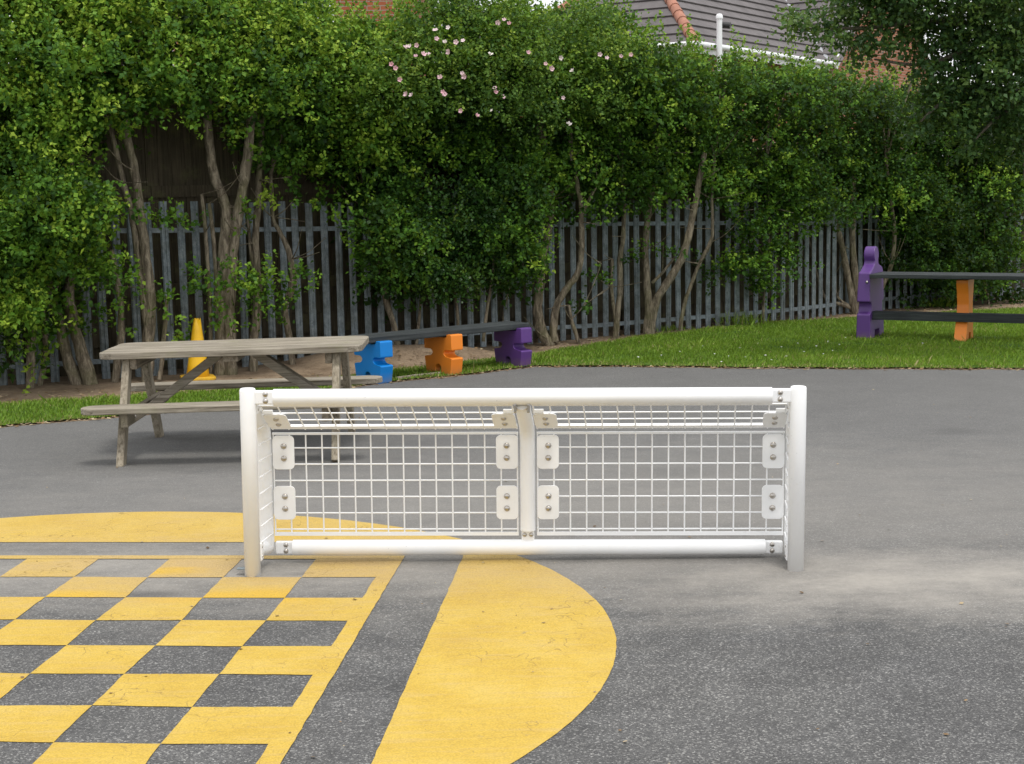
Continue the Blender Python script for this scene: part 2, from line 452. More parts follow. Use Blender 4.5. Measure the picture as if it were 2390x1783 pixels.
M['grass'] = mat_leaf("grass_blade", [(0.0, (0.085, 0.16, 0.018)), (0.5, (0.18, 0.31, 0.032)), (0.85, (0.30, 0.43, 0.055)), (0.95, (0.30, 0.30, 0.10)), (1.0, (0.42, 0.36, 0.17))], 0.5, 0.35)
M['litter'] = mat_leaf("fallen_leaf", [(0.0, (0.10, 0.06, 0.03)), (0.5, (0.28, 0.18, 0.09)), (1.0, (0.5, 0.42, 0.28))], 0.7, 0.1)
M['bark'] = mat_bark(); M['bark2'] = mat_bark("smooth_grey_bark", (0.12, 0.105, 0.08), (0.24, 0.215, 0.165), 0.2)
M['blue'] = mat_plastic("blue_plastic", (0.0, 0.20, 0.60))
M['orange'] = mat_plastic("orange_plastic", (0.80, 0.235, 0.022))
M['purple'] = mat_plastic("purple_plastic", (0.10, 0.040, 0.20))
M['yellow'] = mat_plastic("yellow_plastic", (0.86, 0.50, 0.012))
M['plank'] = mat_wood("black_recycled_plank", (0.034, 0.040, 0.041), (0.056, 0.063, 0.064), (0.020, 0.023, 0.024), axis=0, moss=0.0)
M['soil'] = mat_soil(); M['lawn'] = mat_lawn()
M['brick'] = mat_brick("red_brick", (0.36, 0.115, 0.055), (0.28, 0.085, 0.045), (0.30, 0.24, 0.19))
M['brick2'] = mat_brick("orange_brick", (0.37, 0.145, 0.08), (0.31, 0.115, 0.065), (0.33, 0.26, 0.20))
M['tile'] = mat_simple("grey_roof_tile", (0.125, 0.113, 0.113), 0.85, 0.22, 2.5)
M['ridge'] = mat_simple("red_hip_tile", (0.36, 0.165, 0.11), 0.85, 0.2, 6)
M['upvc'] = mat_simple("white_upvc", (0.80, 0.81, 0.82), 0.4, 0.04, 3)
M['lead'] = mat_simple("lead_valley", (0.33, 0.34, 0.36), 0.6, 0.1, 4)
M['glass'] = mat_simple("window_glass", (0.05, 0.06, 0.07), 0.08, 0.05, 2)
M['black'] = mat_simple("black_plastic", (0.02, 0.02, 0.02), 0.5, 0.1, 5)
M['petal'] = mat_leaf("rose_petal", [(0.0, (0.80, 0.45, 0.52)), (0.5, (0.85, 0.64, 0.68)), (1.0, (0.88, 0.80, 0.78))], 0.6, 0.25)
M['daisy'] = mat_simple("daisy_white", (0.85, 0.85, 0.82), 0.7, 0.05, 5)
M['kerb'] = mat_wood("edging_timber", (0.25, 0.21, 0.16), (0.42, 0.38, 0.32), (0.12, 0.1, 0.07))
M['earth'] = mat_simple("rough_ground", (0.075, 0.085, 0.035), 0.95, 0.3, 1.5)

# ------------------------------------------------------------------ ground, tarmac, lawn, soil
def ragged(pts, step=0.12, amp=0.03, seed=1):
    rr = random.Random(seed); out = []
    ph = [rr.uniform(0, 6.28) for _ in range(6)]
    for (x0, y0), (x1, y1) in zip(pts, pts[1:]):
        L = math.hypot(x1 - x0, y1 - y0); n = max(1, int(L / step))
        for k in range(n):
            t = k / n; x = x0 + (x1 - x0) * t; y = y0 + (y1 - y0) * t
            o = amp * (math.sin(x * 7 + ph[0]) + 0.7 * math.sin(x * 17 + ph[1]) + 0.5 * rr.uniform(-1, 1))
            out.append((x, y + o))
    out.append(pts[-1]); return out
EDGE = [(-9, 8.6), (-6, 10.55), (-3.86, 11.57), (-2.2, 12.47), (-1.65, 13.35), (-1.15, 13.82), (-0.62, 14.16), (0.24, 14.87), (1.2, 14.72), (2.14, 14.45), (3.3, 14.22), (4.64, 13.97), (8, 13.3), (12, 12.4)]
edge_r = ragged(EDGE, 0.08, 0.018, 3)

g = MB().sheet([(-120, -60), (120, -60), (120, 220), (-120, 220)], -0.05).build("ground", M['earth']); g["kind"] = "structure"
tm = MB()
tm.add([(x, y, 0) for x, y in edge_r] + [(x, -6, 0) for x, y in edge_r],
       [(i, len(edge_r) + i, len(edge_r) + i + 1, i + 1) for i in range(len(edge_r) - 1)])
t_ = tm.build("playground_tarmac", M['tarmac']); t_["kind"] = "structure"

def soil_h(x, y):
    h = -0.006
    h += 0.15 * math.exp(-(((x + 1.45) / 0.75) ** 2 + ((y - 15.65) / 0.42) ** 2))
    h += 0.10 * math.exp(-(((x + 0.75) / 0.55) ** 2 + ((y - 16.0) / 0.4) ** 2))
    return h + 0.01 * math.sin(x * 5 + y * 3) * math.sin(y * 4 - x) * (1 if y > 14.9 else 0.3)
sv, sf = [], []
nx, ny = 130, 90
xs = np.linspace(-9, 12, nx); 
for i, x in enumerate(xs):
    y0 = np.interp(x, [p[0] for p in EDGE], [p[1] for p in EDGE]) - 0.25
    y1 = np.interp(x, [p[0] for p in FENCE], [p[1] for p in FENCE]) + 1.6
    for j in range(ny):
        y = y0 + (y1 - y0) * j / (ny - 1)
        sv.append((x, y, soil_h(x, y) if j > 3 else -0.006))
for i in range(nx - 1):
    for j in range(ny - 1):
        sf.append((i * ny + j, (i + 1) * ny + j, (i + 1) * ny + j + 1, i * ny + j + 1))
b = MB(); b.add(sv, sf, True); so = b.build("soil_bed", M['soil']); so["kind"] = "structure"

LB = [(-9, 9.9), (-6, 12.1), (-4.28, 12.86), (-3.0, 13.35), (-2.2, 13.65), (-1.6, 14.25), (-1.15, 14.75), (-0.6, 15.15), (-0.25, 15.45), (0.1, 15.75), (0.8, 16.75), (1.5, 17.6), (2.6, 18.6), (3.4, 19.15), (4.3, 19.45), (5.5, 20.05), (6.5, 20.4), (9, 20.8), (12, 21.5)]
lb = ragged(LB, 0.1, 0.04, 5)
def lawn_front(x): return np.interp(x, [p[0] for p in edge_r], [p[1] for p in edge_r]) + 0.085
def lawn_back(x): return np.interp(x, [p[0] for p in lb], [p[1] for p in lb])
lv, lf = [], []
xs = np.linspace(-9, 12, 260); nyl = 14
for x in xs:
    f0, b0 = lawn_front(x), lawn_back(x)
    for j in range(nyl):
        y = f0 + (b0 - f0) * j / (nyl - 1)
        lv.append((x, y, max(0.010, soil_h(x, y) + 0.012)))
for i in range(len(xs) - 1):
    for j in range(nyl - 1):
        lf.append((i * nyl + j, (i + 1) * nyl + j, (i + 1) * nyl + j + 1, i * nyl + j + 1))
b = MB(); b.add(lv, lf, True); lo = b.build("lawn", M['lawn']); lo["kind"] = "structure"

# grass blades
def blades(n, xr, hmul=1.0, seed=1):
    r = np.random.default_rng(seed)
    x = r.uniform(xr[0], xr[1], n * 3)
    f0 = lawn_front(x) - 0.03; b0 = lawn_back(x) + 0.08
    wgt = np.clip((b0 - f0) / 5.0, 0, 1)
    keep = r.uniform(0, 1, n * 3) < wgt
    x, f0, b0 = x[keep][:n], f0[keep][:n], b0[keep][:n]
    n = len(x)
    y = f0 + (b0 - f0) * r.uniform(0, 1, n)
    patch = 0.5 + 0.5 * np.sin(x * 2.3 + 1.3 * np.sin(y * 1.7)) * np.sin(y * 2.9 + x * 0.7)
    bare = (np.sin(x * 3.1 + 2 * np.sin(y * 2.3)) * np.sin(y * 3.7 + 1.5 * np.sin(x * 1.9)) > .72) & (r.uniform(0, 1, n) < .75)
    x, y, f0, b0, patch = x[~bare], y[~bare], f0[~bare], b0[~bare], patch[~bare]; n = len(x)
    edge = np.minimum((y - f0) / 0.25, (b0 - y) / 0.35).clip(0, 1)
    h = (0.016 + 0.024 * r.uniform(0, 1, n) ** 1.5 + 0.016 * patch * r.uniform(0, 1, n)) * hmul * (0.55 + 0.45 * edge)
    h[r.uniform(0, 1, n) < 0.012] *= 2.2
    ang = r.uniform(0, 2 * np.pi, n); lean = r.uniform(0.1, 0.9, n) * h
    w = r.uniform(0.003, 0.0055, n)
    base = np.stack([x, y, np.full(n, 0.008)], 1)
    for k in range(n): base[k, 2] = max(0.008, 0.15 * math.exp(-(((x[k] + 1.45) / 0.75) ** 2 + ((y[k] - 15.65) / 0.42) ** 2)))
    d = np.stack([np.cos(ang), np.sin(ang), np.zeros(n)], 1); s = np.stack([-np.sin(ang), np.cos(ang), np.zeros(n)], 1)
    V = np.stack([base - s * w[:, None], base + s * w[:, None],
                  base + d * (lean * .35)[:, None] + s * (w * .8)[:, None] + np.array([0, 0, 1]) * (h * .6)[:, None],
                  base + d * lean[:, None] + np.array([0, 0, 1]) * h[:, None]], 1).reshape(-1, 3)
    F = np.arange(4 * n).reshape(-1, 4)
    tint = (0.15 + 0.5 * r.uniform(0, 1, n) + 0.25 * (patch - 0.3)).clip(0, 0.9)
    dry = r.uniform(0, 1, n) < (0.035 + 0.45 * (1 - edge) + 0.10 * (patch > 0.8))
    tint[dry] = r.uniform(0.93, 1.0, dry.sum())
    return V, F, tint
V, F, T = blades(135000, (-5.2, 8.4), 1.0, 21)
go = np_mesh("grass", V, F, M['grass'], None, T)
tag(go, "short mown green grass covering the lawn and verge beyond the tarmac", "grass", kind="stuff")

# fallen leaves and husks along the tarmac edge and on the soil
def litter(n, seed):
    r = np.random.default_rng(seed)
    x = r.uniform(-4.6, 8, n); on_edge = r.uniform(0, 1, n) < 0.5
    ey = lawn_front(x) - 0.05
    y = np.where(on_edge, ey + r.normal(0, 0.045, n), lawn_back(x) + r.uniform(0.0, 0.7, n))
    z = np.where(on_edge, 0.007, 0.012)
    for k in range(n):
        if not on_edge[k]: z[k] = soil_h(x[k], y[k]) + 0.016
    sc_ = r.uniform(0, 1, n) < 0.035                       # a few scraps blown out over the tarmac
    y = np.where(sc_, r.uniform(4.2, 13, n), y); x = np.where(sc_, r.uniform(-.33, .33, n) * y, x); z = np.where(sc_, 0.006, z)
    L = r.uniform(0.014, 0.045, n) * np.where(sc_, .55, 1); a = r.uniform(0, 6.28, n)
    d = np.stack([np.cos(a), np.sin(a), r.uniform(-.05, .3, n)], 1) * L[:, None]; s = np.stack([-np.sin(a), np.cos(a), r.uniform(-.1, .3, n)], 1) * (L * .4)[:, None]
    c = np.stack([x, y, z], 1)
    V = np.stack([c - d * .5, c + s, c + d * .5, c - s], 1).reshape(-1, 3)
    return V, np.arange(4 * n).reshape(-1, 4), r.uniform(0, 1, n)
V, F, T = litter(3200, 5)
lo_ = np_mesh("leaf_litter", V, F, M['litter'], None, T)
tag(lo_, "scattered dry brown leaves and husks along the tarmac edge and soil", "leaf litter", kind="stuff")

kb = MB()
kp = [ground(*q) for q in ((858, 822), (905, 816), (955, 811))]
for a, b2 in zip(kp, kp[1:]): kb.beam(a + Vector((0, .03, .012)), b2 + Vector((-.012, .03, .012)), 0.03, 0.03)
k = kb.build("kerb_strip", M['kerb'], bevel=0.004); k["kind"] = "structure"

# ------------------------------------------------------------------ painted markings
SQ = 0.3511618; BY = -0.0761978; BU, BV = -1.699348 * SQ, 20.492979 * SQ
def uv(u, v):
    return ((math.cos(BY) * u - math.sin(BY) * v) * SQ + BU, (math.sin(BY) * u + math.cos(BY) * v) * SQ + BV)
rp = random.Random(4)
def jit(p, a=0.004): return (p[0] + rp.uniform(-a, a), p[1] + rp.uniform(-a, a))
cbm = MB()
corner = {(i, j): jit(uv(i, j), 0.006) for i in range(-8, 1) for j in range(-8, 1)}
def painted_poly(mb, poly, z=0.0025):
    pts = []
    for (x0, y0), (x1, y1) in zip(poly, poly[1:] + poly[:1]):
        n = max(1, int(math.hypot(x1 - x0, y1 - y0) / 0.05))
        for k2 in range(n):
            t = k2 / n; q = (x0 + (x1 - x0) * t, y0 + (y1 - y0) * t)
            pts.append(q if k2 == 0 else jit(q, 0.0022))
    mb.sheet(pts, z)
for i in range(-8, 0):
    for j in range(-8, 0):
        if (i + j) % 2 == 0:
            painted_poly(cbm, [corner[i, j], corner[i + 1, j], corner[i + 1, j + 1], corner[i, j + 1]])
bw = 0.19
painted_poly(cbm, [uv(-.022, -8 - bw), uv(bw, -8 - bw), uv(bw, 0.165), uv(-.022, 0.165)], 0.0035)
painted_poly(cbm, [uv(-8 - bw, -.022), uv(-.022, -.022), uv(-.022, 0.168), uv(-8 - bw, 0.17)], 0.0035)
painted_poly(cbm, [corner[-8, k2] for k2 in range(-8, 1)] + [uv(-8 - bw, 0), uv(-8 - bw, -8)])
painted_poly(cbm, [corner[k2, -8] for k2 in range(-8, 1)] + [uv(0, -8 - bw), uv(-8, -8 - bw)])
cb = cbm.build("chessboard_marking", M['paint'])
tag(cb, "yellow and bare grey chessboard painted on the tarmac by the goal", "ground marking")
CC, RR, CG = (-3.9588, -3.9822), 7.047, 0.985
def segment(axis):
    a = math.acos((CG - CC[axis]) / RR); n = 70; pts = []
    for k2 in range(n + 1):
        th = -a + 2 * a * k2 / n
        du, dv = RR * math.cos(th), RR * math.sin(th)
        pts.append(uv(CC[0] + du, CC[1] + dv) if axis == 0 else uv(CC[0] - dv, CC[1] + du))
    m = MB(); painted_poly(m, [jit(p, .002) for p in pts]); return m
s1 = segment(0).build("circle_segment_marking", M['paint'])
tag(s1, "yellow painted circle segment in front of the goal, right of the chessboard", "ground marking", "yellow circle segments round the chessboard")
s2 = segment(1).build("circle_segment_marking", M['paint'])
tag(s2, "thin yellow circle segment beyond the chessboard, running behind the goal's left post", "ground marking", "yellow circle segments round the chessboard")

# ------------------------------------------------------------------ the goal
goal = thing("football_goal", (0.034, 6.89, 0.0), "small white steel football goal with wire mesh back panels", "goal")
goal.rotation_euler = (0, math.radians(0.6), math.radians(-1.6))
PR = 0.0365; HW = 1.232; XS = 0.02; DB = 0.25; ZB = 0.060; ZK = 0.620; ZC = 0.808
def gp(mb, name, parent=goal, **kw): return mb.build(name, M['white'], parent, **kw)
def dome(name, p, r, nrm, parent):
    Mx = Vector(nrm).to_track_quat('Z', 'Y').to_matrix()
    prof = [(r, 0.0)] + [(r * math.cos(a), 0.72 * r * math.sin(a)) for a in [math.radians(15 * q) for q in range(1, 6)]] + [(0.0004, 0.72 * r)]
    return MB().lathe(prof, p, 16, Mx).build(name, M['bolt'], parent)
for s in (-1, 1):
    prof = [(0.001, -0.02), (PR, -0.02), (PR, 0.840), (PR - .003, 0.848), (PR - .008, 0.8505), (0.001, 0.8515)]
    post = gp(MB().lathe(prof, (s * HW, 0, 0), 28), "post")
    # ground tab
    if s < 0: MB().box((s * (HW + 0.050), 0.02, 0.016), (0.05, 0.032, 0.007)).build("ground_tab", M['galv'], goal, bevel=0.003)
# crossbar and its flattened bolted ends
bar = gp(MB().tube([(-HW + .118, 0, ZC), (HW - .118, 0, ZC)], PR + .001, 28), "crossbar", bevel=0.004)
for s in (-1, 1):
    ep = MB().box((s * (HW - .078), 0, ZC), (0.092, 0.030, 0.064)).build("end_plate", M['white'], bar, bevel=0.008, seg=3)
    for dz in (-.0155, .0155):
        dome("bolt", (s * (HW - .082), -.0148, ZC + dz), 0.0125, (0, -1, 0), ep)
# back bottom rail
rail = gp(MB().tube([(-HW + .125 + XS, DB, ZB), (HW - .125 + XS, DB, ZB)], PR, 28), "bottom_rail", bevel=0.004)
for s in (-1, 1):
    ep = MB().box((s * (HW - .085) + XS, DB, ZB), (0.085, 0.028, 0.062)).build("end_plate", M['white'], rail, bevel=0.008, seg=3)
    for dz in (-.0145, .0145):
        dome("bolt", (s * (HW - .093) + XS, DB - .0138, ZB + dz), 0.0118, (0, -1, 0), ep)
def bent(x, top, cut=0.0):
    pts = []
    pts.append(Vector((x, 0.02, top)))
    a, k2, c = Vector((x, 0.02, top)), Vector((x + XS, DB, ZK)), Vector((x + XS, DB, cut))
    for t in np.linspace(0, 1, 9):
        p0 = k2 + (a - k2).normalized() * 0.07; p2 = k2 + (c - k2).normalized() * 0.07
        pts.append(p0 * (1 - t) ** 2 + k2 * 2 * t * (1 - t) + p2 * t ** 2)
    pts.append(c); return pts
for s in (-1, 1):
    fr = gp(MB().tube(bent(s * (HW - .002), ZC - .02, ZB), PR - .002, 24), "side_frame")
    # foot tube from the post back to the corner, with clamp plate and bolts
    gp(MB().tube([(s * HW, 0.0, 0.085), (s * HW, 0.12, 0.075), (s * HW + XS, DB, ZB)], [PR - .006, PR - .004, PR - .003], 20), "foot_tube")
    cl = gp(MB().box((s * (HW - .034), 0.042, 0.092), (0.012, 0.05, 0.085)), "clamp_plate", bevel=0.005)
    for dz in (-.022, .022): dome("bolt", (s * (HW - .040), 0.036, 0.092 + dz), 0.006, (-s, 0, 0), cl)
    cu = gp(MB().box((s * (HW - .034), 0.035, ZC - .055), (0.012, 0.045, 0.05)), "clamp_plate", bevel=0.005)
    dome("bolt", (s * (HW - .040), 0.026, ZC - .06), 0.006, (-s, 0, 0), cu)
    # side mesh panel
    sd = MB(); xq = s * (HW - .006)
    def side_y(z): return DB - .02 if z < ZK else DB - .02 - (z - ZK) / (ZC - ZK) * DB
    zz = np.arange(0.135, 0.72, 0.075)
    for z in zz: sd.tube([(xq - s * .031, 0.028, z), (xq - s * .031 + XS, side_y(z) - .004, z)], 0.0036, 8)
    gp(sd, "side_mesh_panel")
# centre stay
stay = gp(MB().tube(bent(0, ZC - .03, 0.142), PR - .001, 24), "centre_stay")
sp = MB().box((XS, DB, 0.118), (0.060, 0.026, 0.056)).build("end_plate", M['white'], stay, bevel=0.007, seg=3)
for dx in (-.0155, .0155): dome("bolt", (dx + XS, DB - .0128, 0.122), 0.0112, (0, -1, 0), sp)
tb = MB()
tb.box((-.03, 0.0, ZC - .052), (0.012, 0.05, 0.04)); tb.box((.03, 0.0, ZC - .052), (0.012, 0.05, 0.04)); tb.box((0, 0.02, ZC - .045), (0.05, 0.02, 0.03))
tbo = tb.build("top_bracket", M['bolt'], stay, bevel=0.003)

def rrect(w, h, r, n=6):
    pts = []
    for cx, cy, a0 in ((w / 2 - r, h / 2 - r, 0), (-w / 2 + r, h / 2 - r, 90), (-w / 2 + r, -h / 2 + r, 180), (w / 2 - r, -h / 2 + r, 270)):
        for k2 in range(n + 1):
            a = math.radians(a0 + 90 * k2 / n); pts.append((cx + r * math.cos(a), cy + r * math.sin(a)))
    return pts
def plate(cx, frame, cw, ch):
    """frame(u, w, d): panel coordinates -> goal coordinates"""
    m = MB(); m.prism(rrect(cw, ch, 0.022), 0.0, 0.006, lambda u, w, t: frame(cx + u, w, t))
    o = gp(m, "fixing_plate", bevel=0.0012, seg=1)
    return o
def mesh_panel(x0, x1, frame, hgt, rows, bars):
    m = MB(); n = int(round((x1 - x0) / 0.0755))
    for k2 in range(n + 1):
        x = x0 + (x1 - x0) * k2 / n
        m.tube([frame(x, 0.004, 0.0), frame(x, hgt - .004, 0.0)], 0.0036, 8)
    for w in rows: m.tube([frame(x0 - .002, w, -.006), frame(x1 + .002, w, -.006)], 0.0036, 8)
    for w, t in bars:                                   # flat edge bars
        m.prism([(-.006, -t / 2), (.006, -t / 2), (.006, t / 2), (-.006, t / 2)], x0 - .004, x1 + .004, lambda u, q, x, w=w: frame(x, w + q, u))
    return gp(m, "mesh_panel")
ZP0, ZP1 = 0.121, 0.606
def fr_back(u, w, d): return Vector((u + XS, DB - .004 - d, ZP0 + w))
SL = Vector((0, DB - 0.045, -(ZC - .035 - ZK - 0.005))); SLn = SL.normalized(); SLL = SL.length
NRM = Vector((0, -SLn.z, SLn.y)); NRM = -NRM if NRM.z > 0 else NRM        # towards the viewer and down
def fr_roof(u, w, d): return Vector((u + XS * w / SLL, 0.045, ZC - .035)) + SLn * w + NRM * (0.004 + d)
for s in (-1, 1):
    xa, xb = (-HW + .045, -.047) if s < 0 else (.047, HW - .045)
    hb = ZP1 - ZP0
    mesh_panel(xa, xb, fr_back, hb, [0.026 + .0775 * q for q in range(6)], [(hb - .003, 0.010), (0.005, 0.016)])
    mesh_panel(xa, xb, fr_roof, SLL, [0.028, 0.098, 0.165], [(SLL - .030, 0.026), (0.006, 0.010)])
    for xe, sg in ((xa, 1), (xb, -1)):
        cxp = xe + sg * 0.048
        for zc in (0.395 + .0, 0.156 + .0):
            o = plate(cxp, lambda u, w, d, zc=zc: fr_back(u, zc + w - .0, d + .008), 0.102, 0.160)
            for dz in (-.028, .030): dome("bolt", fr_back(cxp + sg * .002, zc + dz, .0138), 0.0145, (0, -1, 0), o)
        o = plate(cxp, lambda u, w, d: fr_roof(u, SLL * .53 + w, d + .012), 0.106, 0.130)
        for dz in (-.026, .026): dome("bolt", fr_roof(cxp, SLL * .55 + dz, .0178), 0.0135, NRM, o)
        # stand-off lugs between plates and frame
        lg = MB()
        lg.box(fr_roof(xe + sg * .02, SLL * .25, .006), (0.05, 0.012, 0.02)); 
        gp(lg, "lug", bevel=0.002)

# ------------------------------------------------------------------ picnic table
tbl = thing("picnic_table", (-1.84, 10.45, 0), "weathered grey wooden picnic table with two attached bench seats", "picnic table")
tbl.rotation_euler = (0, math.radians(-0.7), math.radians(0.6))
def plank_poly(x0, x1, y0, y1, rl, rr, first, last):
    """outline of one plank; outer corners rounded"""
    pts = []
    def arc(cx, cy, r, a0):
        for q in range(6): a = math.radians(a0 + 18 * q); pts.append((cx + r * math.cos(a), cy + r * math.sin(a)))
    if first: arc(x0 + rl, y0 + rl * .6, 0.0001, 180) if rl < .001 else [pts.append((x0 + rl * (1 - math.cos(a)) if False else x0 + rl * (1 - math.sin(a)), y0 + (y1 - y0) * .9 * (1 - math.cos(a)))) for a in [math.radians(90 - 15 * q) for q in range(7)]]
    else: pts.append((x0, y0))
    return pts
def slab_top(name, w, x0, x1, y0, n, z, t, r, parent, gap=0.012):
    """n planks running in x; the outline has rounded corners of radius r"""
    m = MB(); pw = (w - gap * (n - 1)) / n
    def ends(y):
        e = 0.0
        for d in (y - y0, y0 + w - y):
            if d < r: e = max(e, r - math.sqrt(max(0, r * r - (r - d) ** 2)))
        return x0 + e, x1 - e
    for k2 in range(n):
        ya = y0 + k2 * (pw + gap); yb = ya + pw
        ys = np.linspace(ya, yb, 8)
        L = [(ends(y)[0], y) for y in ys]; Rr = [(ends(y)[1], y) for y in ys]
        poly = Rr + L[::-1]
        dz = random.uniform(-.0015, .0015)
        m.prism(poly, z - t + dz, z + dz, lambda u, v, q: Vector((u, v, q)))
    return m.build(name, M['wood'], parent, bevel=0.005)
slab_top("tabletop", 0.72, -0.865, 0.865, -0.36, 5, 0.712, 0.042, 0.10, tbl)
slab_top("seat", 0.215, -0.925, 0.925, -0.685, 2, 0.392, 0.040, 0.11, tbl)
slab_top("seat", 0.215, -0.925, 0.925, 0.47, 2, 0.392, 0.040, 0.11, tbl)
for s in (-1, 1):
    xl = s * 0.69
    for q in (-1, 1):
        MB().beam((xl, q * 0.595, -0.012), (xl, q * 0.235, 0.668), 0.048, 0.088, (0, 1, 0)).build("leg", M['wood_z'], tbl, bevel=0.006)
    xi = xl - s * 0.049
    MB().beam((xi, -0.30, 0.632), (xi, 0.30, 0.632), 0.045, 0.075).build("top_beam", M['wood_y'], tbl, bevel=0.006)
    cbm2 = MB().beam((xi, -0.64, 0.305), (xi, 0.64, 0.305), 0.045, 0.088)
    sb = cbm2.build("seat_beam", M['wood_y'], tbl, bevel=0.006)
    for q in (-1, 1):
        dome("bolt", (xl - s * .0755, q * 0.44, 0.305), 0.012, (-s, 0, 0), sb)
    MB().beam((xi - s * .028, 0.0, 0.30), (s * 0.12, 0.0, 0.652), 0.060, 0.110, (0, 1, 0)).build("brace", M['wood'], tbl, bevel=0.006)
MB().box((0, 0, 0.648), (0.10, 0.62, 0.042)).build("centre_batten", M['wood_y'], tbl, bevel=0.005)
for xb_ in (-0.55, 0.14):
    pass

# ------------------------------------------------------------------ traffic cone
cone = thing("traffic_cone", ground(428, 820), "faded yellow plastic cone with torn top standing behind the picnic table", "traffic cone")
r0 = random.Random(2); n = 24
m = MB()
zs = [0.03, 0.15, 0.3, 0.45, 0.565]
rings = []
for zi, z in enumerate(zs):
    r = 0.108 - (0.108 - 0.032) * (z - .03) / .535
    rings.append([(r * math.cos(6.2832 * k2 / n), r * math.sin(6.2832 * k2 / n), z + (r0.uniform(-.012, .01) if zi == len(zs) - 1 else 0)) for k2 in range(n)])
vs = [v for q in rings for v in q]
m.add(vs, [(i * n + k2, i * n + (k2 + 1) % n, (i + 1) * n + (k2 + 1) % n, (i + 1) * n + k2) for i in range(len(zs) - 1) for k2 in range(n)], True)
cbody = m.build("cone_body", M['yellow'], cone)
md = cbody.modifiers.new("thick", 'SOLIDIFY'); md.thickness = 0.006
cone.rotation_euler = (0, math.radians(1.5), 0.3)
MB().prism(rrect(0.31, 0.31, 0.05), 0.004, 0.032, lambda u, w, t: Vector((u, w, t))).build("cone_base", M['yellow'], cone, bevel=0.006)

# ------------------------------------------------------------------ jigsaw bench
def arc(cx, cy, r, a0, a1, n=8):
    return [(cx + r * math.cos(math.radians(a0 + (a1 - a0) * k2 / n)), cy + r * math.sin(math.radians(a0 + (a1 - a0) * k2 / n))) for k2 in range(n + 1)]
def rounded(poly, r=0.012, n=3):
    out = []
    N = len(poly)
    for i in range(N):
        p0, p1, p2 = Vector(poly[i - 1]), Vector(poly[i]), Vector(poly[(i + 1) % N])
        a, b2 = (p0 - p1), (p2 - p1)
        rr = min(r, a.length * .45, b2.length * .45)
        a = p1 + a.normalized() * rr; b2 = p1 + b2.normalized() * rr
        for k2 in range(n + 1):
            t = k2 / n; q = a * (1 - t) ** 2 + p1 * 2 * t * (1 - t) + b2 * t * t
            out.append((q.x, q.y))
    return out
LD, LH, LT = 0.42, 0.385, 0.135
half = [(0.0, 0.0)]
jig = ([(0.030, 0.0)] + [(LD / 2 - .05, 0.0)] + arc(LD / 2, 0.048, 0.052, 215, -35, 8) + [(LD / 2 + .05, 0.0), (LD - .030, 0.0), (LD, 0.165), (LD - .085, 0.172)]
       + arc(LD - .105, 0.208, 0.040, 300, 60, 8)[::-1][::-1] + [(LD - .06, 0.243), (LD, 0.243), (LD - .004, LH)] + [(LD - .075, LH + .03), (LD - .075, LH - .028), (0.075, LH - .028), (0.075, LH), (0.004, LH), (0.0, 0.243), (0.06, 0.243)]
       + arc(.105, 0.208, 0.040, 120, 240, 8) + [(0.085, 0.172), (0.0, 0.165)])
# the sockets at the waist are cut the other way (concave): replace by inward arcs
jig = [(0.030, 0.0), (LD / 2 - .045, 0.0)] + arc(LD / 2, 0.045, 0.055, 235, -55, 10)[0:0] + [(LD / 2 - .045, 0.03)] + arc(LD / 2, 0.055, 0.048, 200, -20, 8) + [(LD / 2 + .045, 0.03), (LD / 2 + .045, 0.0),
       (LD - .030, 0.0), (LD, 0.165), (LD - .055, 0.172)] + [(LD - .10, 0.178), (LD - .125, 0.200), (LD - .125, 0.218), (LD - .10, 0.238)] + [(LD - .03, 0.238), (LD, 0.238), (LD - .004, LH + .03), (LD - .075, LH + .03), (LD - .075, LH - .028), (0.075, LH - .028), (0.075, LH), (0.004, LH), (0.0, 0.238), (0.03, 0.238),
       (0.10, 0.238), (0.125, 0.218), (0.125, 0.200), (0.10, 0.178), (0.055, 0.172), (0.0, 0.165)]
jig = rounded(jig, 0.014, 3)
A0, A1 = ground(838, 829), ground(1140, 794)          # feet of the end legs, nearest corner
bd = Vector((A1.x - A0.x, A1.y - A0.y, 0)); blen = bd.length; bang = math.atan2(bd.y, bd.x)
bench = thing("jigsaw_bench", (A0.x, A0.y, 0), "low bench with black planks on blue, orange and purple jigsaw shaped legs", "bench", rz=bang)
# bench space: x along the bench, y away from the playground
for q, (mk, cn) in enumerate((('blue', "blue jigsaw shaped leg"), ('orange', "orange jigsaw shaped leg"), ('purple', "purple jigsaw shaped leg"))):
    xc = blen * (0, 0.485, 1.0)[q] 
    m = MB(); m.prism(jig, xc - LT / 2, xc + LT / 2, lambda u, w, t: Vector((t, u, w - .005)))
    o = m.build("leg", M[mk], bench, bevel=0.009, seg=2); o["label"] = cn
for q in (0, 1):
    y = 0.078 + q * 0.172
    MB().box((blen / 2 - .015, y + .080, LH + .006), (blen + 0.24, 0.160, 0.056)).build("plank", M['plank'], bench, bevel=0.007)

